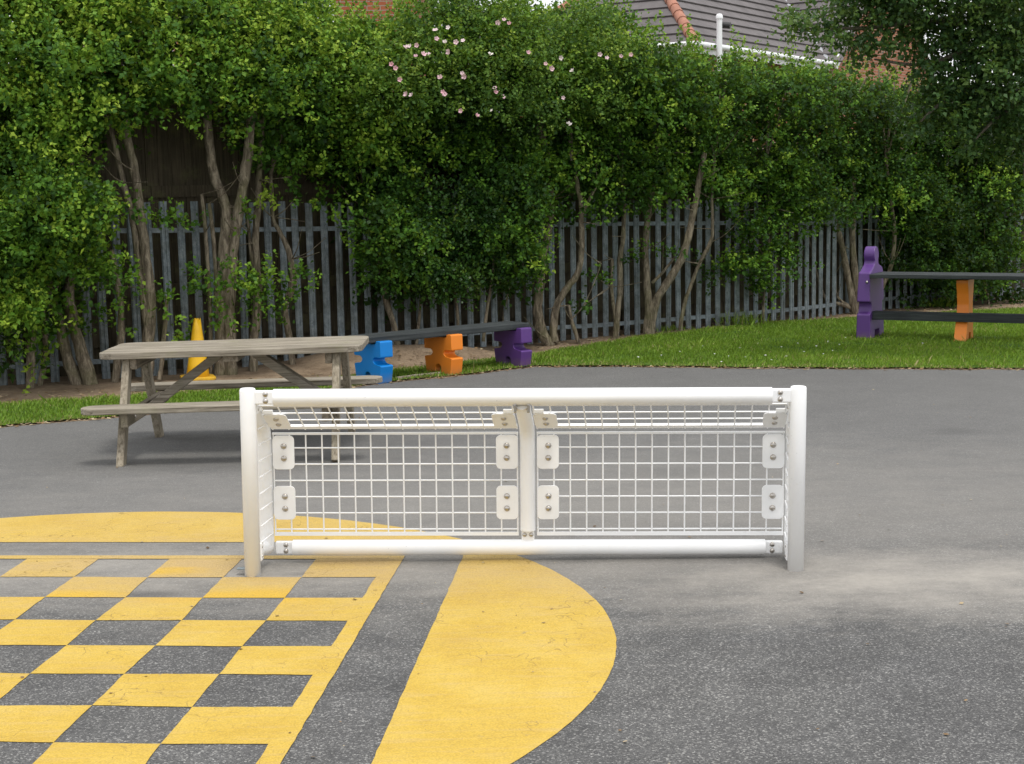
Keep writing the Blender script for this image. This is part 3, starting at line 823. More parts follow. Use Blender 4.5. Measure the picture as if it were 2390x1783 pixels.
# ------------------------------------------------------------------ jigsaw table with purple end and orange leg
P0, P1 = ground(1866, 735), ground(2074, 741)
td = Vector((P1.x - P0.x, P1.y - P0.y, 0)); tl = td.length; tang = math.radians(-28.5)
tab = thing("jigsaw_table", (P0.x, P0.y, 0), "black plank table with purple head shaped end and orange leg on the lawn", "table", rz=tang)
TDp = 0.56
pur = ([(0.0, 0.0), (0.18, 0.0), (0.19, 0.10), (0.37, 0.10), (0.38, 0.0), (TDp, 0.0), (TDp, 0.285), (0.50, 0.30), (0.50, 0.40), (TDp + .01, 0.42), (TDp, 0.72), (0.52, 0.775), (0.38, 0.815)]
       + arc(0.29, 0.920, 0.092, -45, 225, 14) + [(0.21, 0.815), (0.09, 0.755), (0.02, 0.735), (-0.015, 0.42), (0.06, 0.41), (0.07, 0.36), (0.05, 0.305), (0.0, 0.285)])
pur = rounded(pur, 0.016, 3)
m = MB(); m.prism(pur, -0.075, 0.075, lambda u, w, t: Vector((t * (1.06 - .28 * w), u, w - .005)))
o = m.build("end_support", M['purple'], tab, bevel=0.01); o["label"] = "purple end support with rounded head"
dome("bolt", (0.035, 0.0, 0.63), 0.016, (0, -1, 0), o)
org = rounded([(0.0, 0.0), (0.15, 0.0), (0.17, 0.10), (0.26, 0.10), (0.28, 0.0), (0.40, 0.0), (0.35, 0.25), (0.33, 0.40), (0.36, 0.58), (0.38, 0.665), (0.09, 0.665), (0.09, 0.625), (0.125, 0.52), (0.145, 0.40), (0.125, 0.26), (0.06, 0.14)], 0.012, 3)
lx = td.x * math.cos(tang) + td.y * math.sin(tang); ory = -td.x * math.sin(tang) + td.y * math.cos(tang)
for xo in (lx, lx * 2.02):
    m = MB(); m.prism(org, xo - 0.062, xo + 0.062, lambda u, w, t: Vector((t, u + ory, w - .005)))
    o = m.build("leg", M['orange'], tab, bevel=0.01)
    if xo > tl * 1.5: o.data.materials[0] = M['blue']; o["label"] = "blue leg beyond the orange one"
for q in range(4):
    MB().box((tl * 1.05 + .07, 0.03 + q * 0.134, 0.697), (tl * 2.1 - .0, 0.126, 0.042)).build("table_plank", M['plank'], tab, bevel=0.005)
MB().box((tl * 1.05 + .072, ory + 0.085, 0.262), (tl * 2.1 - .0, 0.060, 0.092)).build("seat_plank", M['plank'], tab, bevel=0.006)
MB().box((tl * 1.05 + .072, ory + 0.150, 0.288), (tl * 2.1 - .0, 0.060, 0.040)).build("seat_plank", M['plank'], tab, bevel=0.006)

# ------------------------------------------------------------------ palisade fence
def along(poly, step, start=0.0):
    out = []; s = start
    for (x0, y0), (x1, y1) in zip(poly, poly[1:]):
        L = math.hypot(x1 - x0, y1 - y0)
        while s < L:
            t = s / L; out.append((x0 + (x1 - x0) * t, y0 + (y1 - y0) * t, math.atan2(y1 - y0, x1 - x0))); s += step
        s -= L
    return out
pal = thing("palisade_fence", (0, 17.0, 0), "galvanised steel palisade fence of upright pales behind the hedge trunks", "fence")
def top_z(x): return float(np.interp(x, [-5, -3.3, -1.8, 2.2, 3.5, 6.8, 9], [1.68, 1.64, 1.60, 1.53, 1.47, 1.42, 1.40]))
pm = MB()
w_ = [(-.039, .004), (-.026, -.009), (-.011, -.009), (-.004, -.001), (.004, -.001), (.011, -.009), (.026, -.009), (.039, .004)]
wp = w_ + [(x, y + .006) for x, y in reversed(w_)]
pm.prism(wp, 0.0, 1.0, lambda u, v, t: Vector((u, v, t)))
pale0 = pm.build("pale", M['galv'], pal)
PL = [(x, y) for x, y in FENCE if -8 < x < 12]
pts = [p for p in along(PL, 0.155, 0.05) if -5.15 < p[0] and p[0] / p[1] < 0.36][:100]
rf = random.Random(9)
for q, (x, y, a) in enumerate(pts):
    o = pale0 if q == 0 else pale0.copy()
    if q: link(o, pal)
    o.location = (x, y - 17.0, -0.03)
    o.rotation_euler = (rf.uniform(-.008, .008), rf.uniform(-.012, .012), a + rf.uniform(-.05, .05))
    o.scale = (1, 1, top_z(x) + .03 + rf.uniform(-.012, .012))
for zoff, nm in ((-0.265, "rail"), (None, "rail")):
    m = MB()
    for (x0, y0), (x1, y1) in zip(PL, PL[1:]):
        if x1 < -6.2 or x0 >= pts[-1][0]: continue
        if x1 > pts[-1][0]: x1, y1 = pts[-1][0] + .06, pts[-1][1] + .03
        za = top_z(x0) + zoff if zoff else 0.16 if x0 < 1 else 0.13
        zb = top_z(x1) + zoff if zoff else 0.16 if x1 < 1 else 0.13
        m.beam((x0, y0 - 17 + .035, za), (x1, y1 - 17 + .035, zb), 0.04, 0.045)
    m.build(nm, M['galv'], pal)

bf = thing("board_fence", (0, 17.5, 0), "tall dark brown close board timber fence behind the steel palisade", "fence")
BF = []
for (x, y) in PL:
    BF.append((x - .28, y + .42))
m = MB(); q = 0
for x, y, a in along(BF, 0.125, 0.0):
    if x < -6.5 or x > 10: continue
    q += 1
    h = float(np.interp(x, [-6, -2, 0, 3, 8], [2.9, 2.85, 2.45, 2.15, 1.95])) + rf.uniform(-.01, .01)  # left boards heightened to stand in for deep shade under the canopy
    Mz = Matrix.Rotation(a + 0.05, 3, 'Z')
    m.box((x, y - 17.5, h / 2 - .03), (0.135, 0.016, h + .06), Mz)
m.build("board_panel", M['board'], bf)
for z in (0.35, 0.78, 1.74):
    m = MB()
    for (x0, y0), (x1, y1) in zip(BF, BF[1:]):
        if x1 < -6.2 or x0 > 10: continue
        m.beam((x0, y0 - 17.5 - .045, z), (x1, y1 - 17.5 - .045, z), 0.05, 0.115 if z > .4 else .2)
    m.build("rail", M['board'], bf)
for x, y, a in along(BF, 2.4, 0.9):
    if -6 < x < 10: MB().box((x, y - 17.5 - .05, 1.03), (0.10, 0.10, 2.12)).build("post", M['board'], bf)

# ------------------------------------------------------------------ foliage machinery
def norm(a): return a / np.maximum(np.linalg.norm(a, axis=1, keepdims=True), 1e-9)
def leaf_quads(P, D, N, L, W):
    """kite leaves: base P, direction D, normal N, length L, half width W"""
    S = norm(np.cross(D, N))
    mid = P + D * (L * .45)[:, None] - N * (L * .06)[:, None]
    fold = N * (W * .35)[:, None]
    V = np.stack([P, mid + S * W[:, None] + fold, P + D * L[:, None] - N * (L * .15)[:, None], mid - S * W[:, None] + fold], 1).reshape(-1, 3)
    return V
def sprays(C, R, per, nl, rng, size=(0.040, 0.070), slen=(0.10, 0.32), up=0.35, camb=0.35, inner=0.62, tintb=0.0, droop=0.0):
    """leaf sprays over ellipsoids: C (n,3) centres, R (n,3) radii"""
    nb = len(C); cnt = np.clip(per * (R[:, 0] * R[:, 2] / .05) ** .75, 5, per * 2.6).astype(int); idx = np.repeat(np.arange(nb), cnt)
    u = norm(rng.normal(size=(len(idx), 3)) * np.array([1, 1, .8]) + np.array([0, -camb, up * 1.6]))
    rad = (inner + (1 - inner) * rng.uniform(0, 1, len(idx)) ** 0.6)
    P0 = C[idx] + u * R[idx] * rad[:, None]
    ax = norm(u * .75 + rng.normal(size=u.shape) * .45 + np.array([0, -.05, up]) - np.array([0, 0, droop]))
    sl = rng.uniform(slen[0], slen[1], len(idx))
    stint = rng.normal(0.42, 0.15, len(idx)) + rng.normal(0, .15, nb)[idx] + 0.10 * (rad - .7) + tintb  # sprays nearer a clump's centre tinted darker, painting its inner shade
    K = np.repeat(np.arange(len(idx)), nl); t = rng.uniform(0, 1, len(K))
    P = P0[K] + ax[K] * (sl[K] * t)[:, None] + rng.normal(size=(len(K), 3)) * (0.020 + 0.018 * (1 - t))[:, None]
    D = norm(ax[K] * .55 + rng.normal(size=(len(K), 3)) * .75)
    N = norm(rng.normal(size=(len(K), 3)) * .55 + np.array([0, -.35, .8]))
    L = rng.uniform(size[0], size[1], len(K)) * (1 - .35 * t)
    W = L * rng.uniform(.30, .44, len(K))
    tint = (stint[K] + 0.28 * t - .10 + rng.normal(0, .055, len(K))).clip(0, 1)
    return leaf_quads(P, D, N, L, W), tint
def curve(pts, n=5):
    pts = [Vector(p) for p in pts]
    if len(pts) < 3: return pts
    out = []
    for i in range(len(pts) - 1):
        p0, p1, p2, p3 = pts[max(0, i - 1)], pts[i], pts[i + 1], pts[min(len(pts) - 1, i + 2)]
        for k2 in range(n):
            t = k2 / n
            out.append(0.5 * ((2 * p1) + (p2 - p0) * t + (2 * p0 - 5 * p1 + 4 * p2 - p3) * t * t + (3 * p1 - p0 - 3 * p2 + p3) * t ** 3))
    out.append(pts[-1]); return out
def stem(mb, px, Y, r0, r1, n=10, lean=0.0):
    pts = [spot(x, y, Y + lean * k2) for k2, (x, y) in enumerate(px)]
    pts = curve(pts, 4); r0 *= .78; r1 *= .82
    rr = random.Random(int(px[0][0] * 7 + px[0][1]))
    rad = []
    N = len(pts)
    for k2 in range(N):
        t = k2 / max(1, N - 1)
        rad.append((r0 + (r1 - r0) * t) * (1 + rr.uniform(-.10, .10)))
        if k2: pts[k2] = pts[k2] + Vector((rr.uniform(-1, 1), rr.uniform(-1, 1), 0)) * r0 * .09
    mb.tube(pts, rad, n)

# hedge trees: name, label, distance in front of the fence, stems (photo points, base radius, tip radius), crown column range
TREES = [
 ("hawthorn with a thin stem leafy almost to the ground, at the leftmost fence end", 0.35, [([(66, 838), (68, 740), (74, 600), (66, 470), (58, 300)], .055, .03), ([(0, 405), (22, 440), (60, 500)], .022, .014)], -80, 105),
 ("hawthorn with two trunks leaning together, left of the picnic table", 0.30, [([(168, 834), (145, 771), (130, 700), (112, 640), (104, 520), (96, 300)], .075, .035), ([(196, 834), (175, 756), (157, 694), (150, 620), (164, 543), (154, 401), (150, 250)], .085, .03), ([(86, 834), (98, 760), (92, 660)], .035, .03)], 105, 225),
 ("hawthorn with a tall reddish trunk above the table's left end", 0.42, [([(318, 830), (321, 734), (325, 648), (316, 562), (303, 463), (291, 370), (276, 300), (266, 220)], .075, .04), ([(318, 700), (300, 560), (284, 457), (266, 395), (249, 319), (232, 250)], .05, .026), ([(345, 820), (352, 760), (362, 640)], .03, .02), ([(248, 826), (262, 720), (256, 620), (240, 540)], .05, .03)], 225, 372),
 ("hawthorn whose trunk forks in a V above the yellow cone", 0.36, [([(476, 812), (478, 730), (477, 640), (484, 552), (488, 450), (466, 387), (452, 310), (449, 230)], .085, .045), ([(498, 812), (495, 731), (496, 640), (502, 562), (508, 500), (525, 404), (538, 319), (546, 230)], .085, .05), ([(455, 812), (455, 700), (450, 586), (444, 500), (436, 420)], .028, .02), ([(470, 640), (462, 520), (452, 440)], .03, .02)], 372, 520),
 ("hawthorn with a straight single stem between the forked trunk and the leaning one", 0.30, [([(548, 806), (549, 731), (557, 660), (556, 586), (552, 525), (558, 440), (559, 389), (566, 280)], .06, .032), ([(556, 610), (545, 560), (538, 500), (534, 450)], .026, .016)], 520, 598),
 ("slender hawthorn leaning left in front of the bare steel pales", 0.28, [([(634, 800), (624, 725), (617, 664), (633, 600), (623, 540), (604, 500), (590, 470), (585, 380)], .045, .024), ([(617, 664), (640, 610), (632, 560)], .02, .014)], 598, 720),
 ("hawthorn with a thin bent stem beside the ivy, behind the blue bench leg", 0.28, [([(864, 772), (852, 706), (833, 640), (822, 567), (818, 500), (802, 455), (787, 407), (770, 300)], .045, .022)], 720, 880),
 ("big hawthorn with a thick kinked trunk behind the purple bench leg", 0.34, [([(1190, 748), (1170, 715), (1162, 660), (1168, 610), (1173, 553), (1185, 500), (1192, 430), (1180, 320)], .085, .04), ([(1085, 735), (1096, 640), (1118, 560), (1150, 490)], .025, .016), ([(1165, 690), (1180, 722), (1205, 742)], .05, .02)], 1040, 1215),
 ("hawthorn with a trunk curving up to the right, next to the thick kinked one", 0.38, [([(1199, 738), (1197, 693), (1208, 651), (1228, 620), (1248, 592), (1257, 550), (1257, 480), (1254, 430), (1235, 340)], .06, .03), ([(1252, 742), (1236, 693), (1230, 660)], .03, .022), ([(1236, 690), (1262, 660), (1285, 610), (1300, 570)], .009, .004), ([(1262, 660), (1290, 640), (1310, 625)], .009, .004), ([(1256, 470), (1270, 440), (1290, 400)], .03, .02)], 1215, 1295),
 ("slim pale hawthorn with a double stem in the middle of the fence", 0.30, [([(1330, 738), (1335, 679), (1341, 623), (1340, 567), (1347, 511), (1349, 450), (1345, 350)], .05, .026), ([(1330, 690), (1322, 620), (1324, 560)], .03, .02)], 1295, 1372),
 ("hawthorn with one upright and one thick leaning trunk, right of the fence middle", 0.34, [([(1397, 730), (1402, 660), (1398, 595), (1396, 539), (1400, 470), (1410, 415), (1420, 330)], .058, .035), ([(1404, 730), (1417, 655), (1447, 605), (1474, 560), (1488, 510), (1500, 455), (1512, 390), (1522, 330)], .07, .04), ([(1410, 612), (1432, 590), (1456, 560)], .026, .016), ([(1402, 470), (1430, 430), (1455, 410)], .03, .02)], 1372, 1470),
 ("thin crooked hawthorn bending right in front of the pales", 0.30, [([(1472, 724), (1472, 700), (1480, 656), (1496, 610), (1512, 570), (1535, 525), (1541, 495), (1539, 430), (1545, 340)], .034, .02)], 1470, 1600),
 ("hawthorn shrub with ivy mounded on the palisade, left of the purple table end", 0.26, [([(1650, 705), (1652, 640), (1660, 560), (1664, 450), (1655, 350)], .022, .014)], 1600, 1725),
 ("hawthorn with two stout stems and a low limb beside the purple table end", 0.34, [([(1852, 688), (1842, 640), (1832, 590), (1820, 530), (1806, 478), (1794, 430), (1780, 340)], .065, .035), ([(1862, 690), (1852, 620), (1845, 544), (1843, 470), (1846, 380)], .065, .045), ([(1856, 672), (1820, 658), (1788, 650), (1770, 610), (1758, 560), (1746, 510), (1722, 465)], .036, .018), ([(1835, 660), (1810, 640), (1806, 590)], .024, .014)], 1725, 1885),
 ("hawthorn with a bowed stem rising behind the purple table end", 0.36, [([(1886, 676), (1897, 640), (1912, 610), (1928, 568), (1934, 500), (1925, 428), (1915, 340)], .045, .026)], 1885, 2010),
 ("dark dense hawthorn bush at the hedge's far right end, behind the orange leg", 0.40, [([(2078, 682), (2058, 655), (2044, 620), (2046, 560), (2040, 470)], .035, .022), ([(2140, 690), (2136, 640), (2128, 560)], .022, .014)], 2010, 2300),
]
XB = [-90, 40, 150, 180, 200, 220, 270, 330, 450, 520, 560, 600, 640, 780, 810, 850, 1000, 1110, 1150, 1190, 1250, 1400, 1550, 1600, 1690, 1760, 1880, 1930, 2000, 2120, 2150, 2300]
BOT = [790, 740, 690, 570, 420, 300, 245, 252, 245, 262, 300, 370, 385, 395, 560, 655, 672, 620, 480, 470, 430, 425, 425, 445, 445, 440, 445, 470, 620, 640, 440, 430]
XT = [-90, 600, 660, 700, 800, 870, 930, 1120, 1150, 1215, 1235, 1295, 1330, 1400, 1500, 1600, 1800, 1960, 2050, 2300]
TOP = [-130, -90, 10, 60, 75, 60, 20, 20, 75, 75, 20, 10, 85, 112, 128, 140, 172, 198, 205, 205]
rb = np.random.default_rng(5)
blobs = [[] for _ in TREES]; backs = [[] for _ in TREES]
def tree_at(x):
    for q, tr in enumerate(TREES):
        if tr[3] <= x < tr[4]: return q
    return 6 if x < 960 else 7
x = -85.0
while x < 2290:
    yf = fence_Y(x); ppm = FPX / yf / KP
    top, bot = np.interp(x, XT, TOP), np.interp(x, XB, BOT)
    y = bot - rb.uniform(0.05, 0.2) * ppm
    while y > top + 0.10 * ppm:
        r = rb.choice([rb.uniform(.14, .2), rb.uniform(.2, .3), rb.uniform(.27, .38)])
        xx = x + rb.normal(0, 16)
        hgt = (bot - y) / ppm
        out = 0.42 + 0.35 * math.exp(-((hgt - 0.7) / 0.7) ** 2) + rb.uniform(-.30, .34) + (0.25 if x < 200 else 0)
        if y < 270: out = 0.85 + rb.uniform(-.35, .25) - 0.40 * max(0, 160 - y) / 160
        elif y < 400 and not x < 180: out = 0.42 + rb.uniform(-.2, .3)
        yy_ = max(y, top + r * ppm * .75)
        p = spot(xx, yy_, yf - out)
        if rb.uniform() > (0.33 if y > 170 else 0.10):
            blobs[tree_at(xx)].append((p.x, p.y, p.z, r * rb.uniform(.9, 1.35), r * 1.0, r * rb.uniform(.75, 1.0)))
        for lay in range(2 if (y < 390 or (800 < x < 1120) or x < 190 or x > 1930) else 1):
            p = spot(xx + rb.normal(0, 15), yy_ + (8 if y < 200 else 0), yf - out + 0.48 + 0.32 * lay + rb.uniform(-.1, .15))
            backs[tree_at(xx)].append((p.x, p.y, p.z, r * 1.25, r * 1.1, r * 1.05))
        y -= rb.uniform(0.17, 0.26) * ppm
    x += 0.215 * ppm
# foliage tufts lower down: tree index, photo x, y, metres in front of the fence, radii
for q, px, py, out, rx, rz in [(3, 455, 625, .62, .20, .13), (3, 520, 640, .70, .22, .15), (4, 575, 655, .66, .22, .13), (4, 600, 610, .6, .16, .09), (5, 640, 610, .6, .16, .09), (3, 480, 690, .6, .12, .10), (4, 610, 690, .6, .12, .10), (3, 420, 640, .6, .14, .07),
                               (3, 555, 600, .75, .22, .08), (2, 350, 498, .62, .18, .07), (2, 395, 492, .6, .10, .04), (2, 215, 500, .7, .2, .2), (2, 235, 600, .7, .18, .2), (5, 690, 440, .5, .18, .10), (5, 640, 425, .5, .16, .07), (4, 590, 430, .5, .12, .07), (2, 345, 660, .5, .08, .14),
                               (1, 240, 470, .8, .2, .12), (6, 800, 600, .5, .1, .12), (6, 790, 560, .5, .08, .05), (4, 545, 480, .6, .13, .06), (5, 690, 375, .6, .2, .06), (4, 600, 350, .6, .2, .1), (10, 1505, 350, .6, .26, .2), (10, 1518, 290, .65, .25, .2), (10, 1490, 400, .6, .24, .13), (9, 1345, 480, .5, .10, .14), (8, 1290, 465, .55, .18, .12), (9, 1310, 440, .6, .2, .1), (10, 1430, 460, .55, .22, .10), (11, 1560, 455, .5, .2, .12), (11, 1595, 480, .45, .12, .12), (10, 1385, 455, .5, .15, .12), (8, 1225, 500, .5, .15, .12), (12, 1700, 450, .5, .25, .12), (13, 1760, 455, .5, .25, .12), (13, 1830, 455, .5, .25, .1), (11, 1535, 440, .55, .2, .1), (10, 1440, 545, .5, .12, .05), (11, 1520, 590, .4, .14, .06), (9, 1290, 610, .4, .10, .06), (8, 1258, 672, .5, .06, .09), (10, 1370, 570, .4, .10, .08),
                               (12, 1640, 520, .38, .26, .20), (12, 1620, 590, .38, .22, .2), (12, 1680, 560, .40, .22, .18), (12, 1650, 640, .36, .12, .16), (12, 1590, 575, .36, .15, .08), (12, 1700, 490, .4, .2, .15),
                               (13, 1780, 480, .5, .2, .15), (15, 2010, 640, .6, .30, .22), (15, 1960, 600, .6, .25, .2), (15, 2080, 600, .5, .28, .22), (15, 2120, 560, .5, .25, .22), (15, 2150, 600, .5, .22, .2), (14, 1960, 530, .5, .25, .2), (15, 2190, 560, .5, .25, .25), (15, 2180, 640, .5, .2, .15), (15, 2030, 690, .6, .15, .06),
                               (0, 30, 770, .5, .2, .15), (0, 75, 790, .5, .1, .16), (1, 125, 745, .5, .15, .15), (1, 222, 700, .5, .14, .16), (3, 395, 760, .4, .08, .1), (7, 1120, 600, .5, .18, .15), (7, 1130, 540, .5, .2, .15)]:
    yf = fence_Y(px); p = spot(px, py, yf - out)
    for _ in range(1 if q < 12 else 3):
        blobs[q].append((p.x + rb.normal(0, rx * .3), p.y, p.z + rb.normal(0, rz * .3), rx, rx, rz))
# the ivy-clad mass behind the jigsaw bench is a shrub of its own
IVY_RANGE = (880, 1040)
def crown_mesh(B, Bk, mat, parent, rng, per=18, nl=17, name="crown", extra=None, **kw):
    Vs, Ts = [], []
    if extra is not None: Vs.append(extra[0]); Ts.append(extra[1])
    if len(B):
        B = np.array(B); per_ = per
        V, T = sprays(B[:, :3], B[:, 3:], per_, nl, rng, **kw)
        zt = V.reshape(-1, 4, 3)[:, 0, 2]; T = T + 0.16 * np.clip((zt - 2.5) / 0.8, 0, 1)      # leaf tint rises to lighter yellow-green towards the hedge top
        Vs.append(V); Ts.append(T)
    if len(Bk):
        Bk = np.array(Bk)
        k2 = dict(kw); k2['size'] = (0.06, 0.095); k2['inner'] = 0.0
        V, T = sprays(Bk[:, :3], Bk[:, 3:], 12, 10, rng, **k2); Vs.append(V); Ts.append(T - .08)  # back leaves tinted darker, painting shade into the deep pockets
    V = np.concatenate(Vs); T = np.concatenate(Ts).clip(0, 1)
    V = V - np.array(parent.location)
    return np_mesh(name, V, np.arange(len(V)).reshape(-1, 4), mat, parent, T)
def top_shoots(rng, n, x0, x1, ytop, yf_off, hh=(0.2, 0.5), tb=0.18):
    """long new shoots standing up out of the hedge top"""
    Vs, Ts, st = [], [], MB()
    for _ in range(n):
        x = rng.uniform(x0, x1); yf = fence_Y(x) - yf_off + rng.uniform(-.35, .35)
        y = np.interp(x, XT, TOP) + ytop + rng.uniform(-15, 25)
        p = spot(x, y, yf); h = rng.uniform(*hh); d = Vector((rng.normal(0, .22), rng.normal(0, .18), 1)).normalized()
        pts = [p - d * .15, p + d * h * .5, p + d * h + Vector((d.x * .1, 0, -.01))]
        st.tube(pts, [.004, .003, .0015], 5)
        m = int(h * 95); t = rng.uniform(0, 1, m)
        P = np.array(p)[None] + np.array(d)[None] * (h * t)[:, None] + rng.normal(size=(m, 3)) * .012
        D = norm(rng.normal(size=(m, 3)) * .8 + np.array(d) * .7); N = norm(rng.normal(size=(m, 3)) * .6 + np.array([0, -.3, .8]))
        L = rng.uniform(.028, .05, m); Vs.append(leaf_quads(P, D, N, L, L * .36)); Ts.append((0.62 + tb + rng.normal(0, .13, m)).clip(0, 1))
    return np.concatenate(Vs), np.concatenate(Ts), st

for q, (lab, off, stems, xa, xb2) in enumerate(TREES):
    xm = stems[0][0][0][0]; Yt = fence_Y(min(max(xm, 20), 2190)) - off
    root = spot(xm, stems[0][0][0][1], Yt); root.z = 0
    tr = thing("hawthorn_tree", root, lab, "tree", "hawthorn trees of the hedge in front of the fence")
    mb = MB()
    for px, ra, rbb in stems: 
        stem(mb, px, Yt, ra, rbb)
    # fine bare twigs
    rt = random.Random(500 + q)
    for k2 in range(9):
        px = rt.choice(stems)[0]; b0 = px[rt.randrange(max(1, len(px) // 2), len(px))]
        dx, dy = rt.uniform(-75, 75), rt.uniform(-70, 15)
        stem(mb, [b0, (b0[0] + dx * .5, b0[1] + dy * .35), (b0[0] + dx, b0[1] + dy)], Yt, rt.uniform(.007, .013), .003, 5, lean=-rt.uniform(0, .25))
    # hidden limbs up into the crown
    for k2 in range(3):
        px = stems[0][0][-1]; xe = random.uniform(xa, xb2)
        stem(mb, [px, ((px[0] + xe) / 2, px[1] - 90), (xe, px[1] - 190)], Yt, stems[0][2] * .9, .010, 7)
    base_fix = [(-root.x, -root.y, -root.z)]
    mb.v = [(v[0] - root.x, v[1] - root.y, v[2]) for v in mb.v]
    mb.build("trunk", M['bark'], tr)
    B, Bk = blobs[q], backs[q]
    if q in (6, 7):
        B = [bb for bb in B if not ((bb[2] < 1.9) and (-0.95 < bb[0] < -0.12))]
        Bk = [bb for bb in Bk if not ((bb[2] < 1.9) and (-0.95 < bb[0] < -0.12))]
    tb = [0.13, 0.13, 0.13, 0.14, 0.14, 0.12, 0.06, .0, -.01, -.01, -.01, -.01, -.02, -.10, -.18, -.24][q]  # leaf tint per tree; far-right crowns darkened to paint in deeper shade
    rng = np.random.default_rng(100 + q)
    nsh = int((min(xb2, 2000) - max(xa, 600)) / 7) if xa < 2000 and q > 4 else 0
    ex = top_shoots(rng, nsh, max(xa, 600), min(xb2, 2000), 10, .55)[:2] if nsh > 1 else None
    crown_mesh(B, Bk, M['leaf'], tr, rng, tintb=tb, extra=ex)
# ivy shrub behind the jigsaw bench
yi = fence_Y(960) - .35; iroot = spot(960, 690, yi); iroot.z = 0
ivy = thing("ivy_shrub", iroot, "dense dark ivy covered shrub hanging over the fence behind the jigsaw bench", "shrub")
mb = MB()
for px in ([(900, 745), (905, 700), (915, 560), (905, 430)], [(985, 742), (990, 690), (975, 560), (980, 420)], [(1045, 738), (1050, 690), (1068, 560), (1060, 430)]):
    stem(mb, px, yi + .1, .025, .015)
mb.v = [(v[0] - iroot.x, v[1] - iroot.y, v[2]) for v in mb.v]; mb.build("stem", M['bark'], ivy)
B = []
ri = np.random.default_rng(77)
for _ in range(70):
    px, py = ri.uniform(845, 1120), ri.uniform(385, 660)
    if py > 620 + 20 * math.sin(px / 30): continue
    p = spot(px, py, fence_Y(px) - ri.uniform(.35, .75)); r = ri.uniform(.15, .25)
    B.append((p.x, p.y, p.z, r * 1.1, r, r))
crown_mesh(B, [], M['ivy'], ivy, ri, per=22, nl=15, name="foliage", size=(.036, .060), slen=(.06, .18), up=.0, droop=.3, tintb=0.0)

# dog rose on the hedge, with flowers
yr = fence_Y(1010) - .75; rroot = spot(1010, 700, yr + .3); rroot.z = 0
rose = thing("dog_rose", rroot, "dog rose with pale pink flowers climbing through the middle of the hedge top", "rose bush")
B = []; rs = np.random.default_rng(31)
for _ in range(75):
    px = rs.uniform(800, 1330); lo_y = 40 if px < 940 or px > 1120 else -30
    lo_y = max(lo_y, np.interp(px, XT, TOP) - 5)
    py = rs.uniform(lo_y, 260)
    p = spot(px, py, fence_Y(px) - rs.uniform(.85, 1.30)); r = rs.uniform(.13, .24)
    B.append((p.x, p.y, p.z, r * 1.25, r, r * .85))
for px, py, r in [(960, -10, .28), (1010, -20, .3), (1060, -10, .3), (985, 40, .28), (1040, 40, .28), (1095, 50, .24), (1268, 20, .08), (1252, 55, .12), (1285, 75, .14), (930, 30, .2)]:
    p = spot(px, py, fence_Y(px) - rs.uniform(.5, .8)); B.append((p.x, p.y, p.z, r * 1.1, r, r))
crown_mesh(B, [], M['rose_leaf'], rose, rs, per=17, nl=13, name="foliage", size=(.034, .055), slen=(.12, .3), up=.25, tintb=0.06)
FL = [(945, 84), (965, 94), (985, 92), (888, 100), (880, 106), (900, 98), (902, 122), (912, 118), (880, 205), (893, 207), (948, 170), (955, 200), (960, 205), (1068, 190), (1070, 200), (1090, 210), (1065, 240), (1032, 252), (972, 112), (1076, 48), (1090, 44), (1100, 52), (1230, 272), (1220, 212), (1190, 150), (1210, 125), (1300, 118), (1310, 125), (1345, 122), (1362, 118), (1140, 115), (1000, 160), (1010, 165), (940, 66), (845, 140), (855, 148), (925, 120), (1000, 88), (862, 172), (1060, 120), (1180, 138), (1240, 155), (995, 240), (970, 60)]
def flower_mesh(rng, r, opening):
    V = []; 
    for k2 in range(5):
        a = k2 * 2 * math.pi / 5 + rng.uniform(-.1, .1)
        for aa, rr, zz in ((a - .55, r * .8, opening * .75), (a + .55, r * .8, opening * .75)):
            pass
        c, s = math.cos(a), math.sin(a); c1, s1 = math.cos(a - .55), math.sin(a - .55); c2, s2 = math.cos(a + .55), math.sin(a + .55)
        V += [(0, 0, 0), (c1 * r * .85, s1 * r * .85, opening * r * .7), (c * r, s * r, opening * r), (c2 * r * .85, s2 * r * .85, opening * r * .7)]
    return np.array(V)
for px, py in FL:
    p = spot(px + rs.normal(0, 2), py, fence_Y(px) - 1.58)
    r = rs.uniform(.019, .030) * 1.05
    V = flower_mesh(rs, r, rs.uniform(.3, 1.3))
    nrm = Vector((rs.normal(0, .5), -1 + rs.normal(0, .3), .5 + rs.normal(0, .4))).normalized()
    Mx = np.array(nrm.to_track_quat('Z', 'Y').to_matrix())
    o = np_mesh("flower", V @ Mx.T, np.arange(20).reshape(-1, 4), M['petal'], rose, np.full(5, rs.uniform(0, 1)))
    o.location = p - rroot

# overhanging tree in the upper right corner
yt = 15.2; aroot = Vector((5.25, yt, 0))
ash = thing("overhanging_tree", aroot, "large dark leaved tree overhanging the upper right corner", "tree")
mb = MB()
mb.tube(curve([Vector((.12, 0, -.05)), Vector((.02, .02, .6)), Vector((-.14, 0, 1.5)), Vector((-.20, 0, 2.3)), Vector((-.16, 0, 3.2)), Vector((.1, 0, 4.6))], 5), list(np.linspace(.105, .055, 26)), 14)
def limb(pts, r): 
    q = curve([Vector(p) - aroot for p in pts], 5); mb.tube(q, list(np.linspace(r, .008, len(q))), 8)
limb([spot(2205, 120, yt), spot(2120, 60, yt - .2), spot(2000, 45, yt - .3), spot(1880, 60, yt - .3), spot(1740, 62, yt - .3)], .05)
limb([spot(2205, 200, yt), spot(2120, 190, yt - .3), spot(2040, 220, yt - .5), spot(1985, 268, yt - .6)], .04)
limb([spot(2205, 140, yt), spot(2100, 110, yt - .3), spot(2000, 140, yt - .4), spot(1890, 128, yt - .4)], .04)
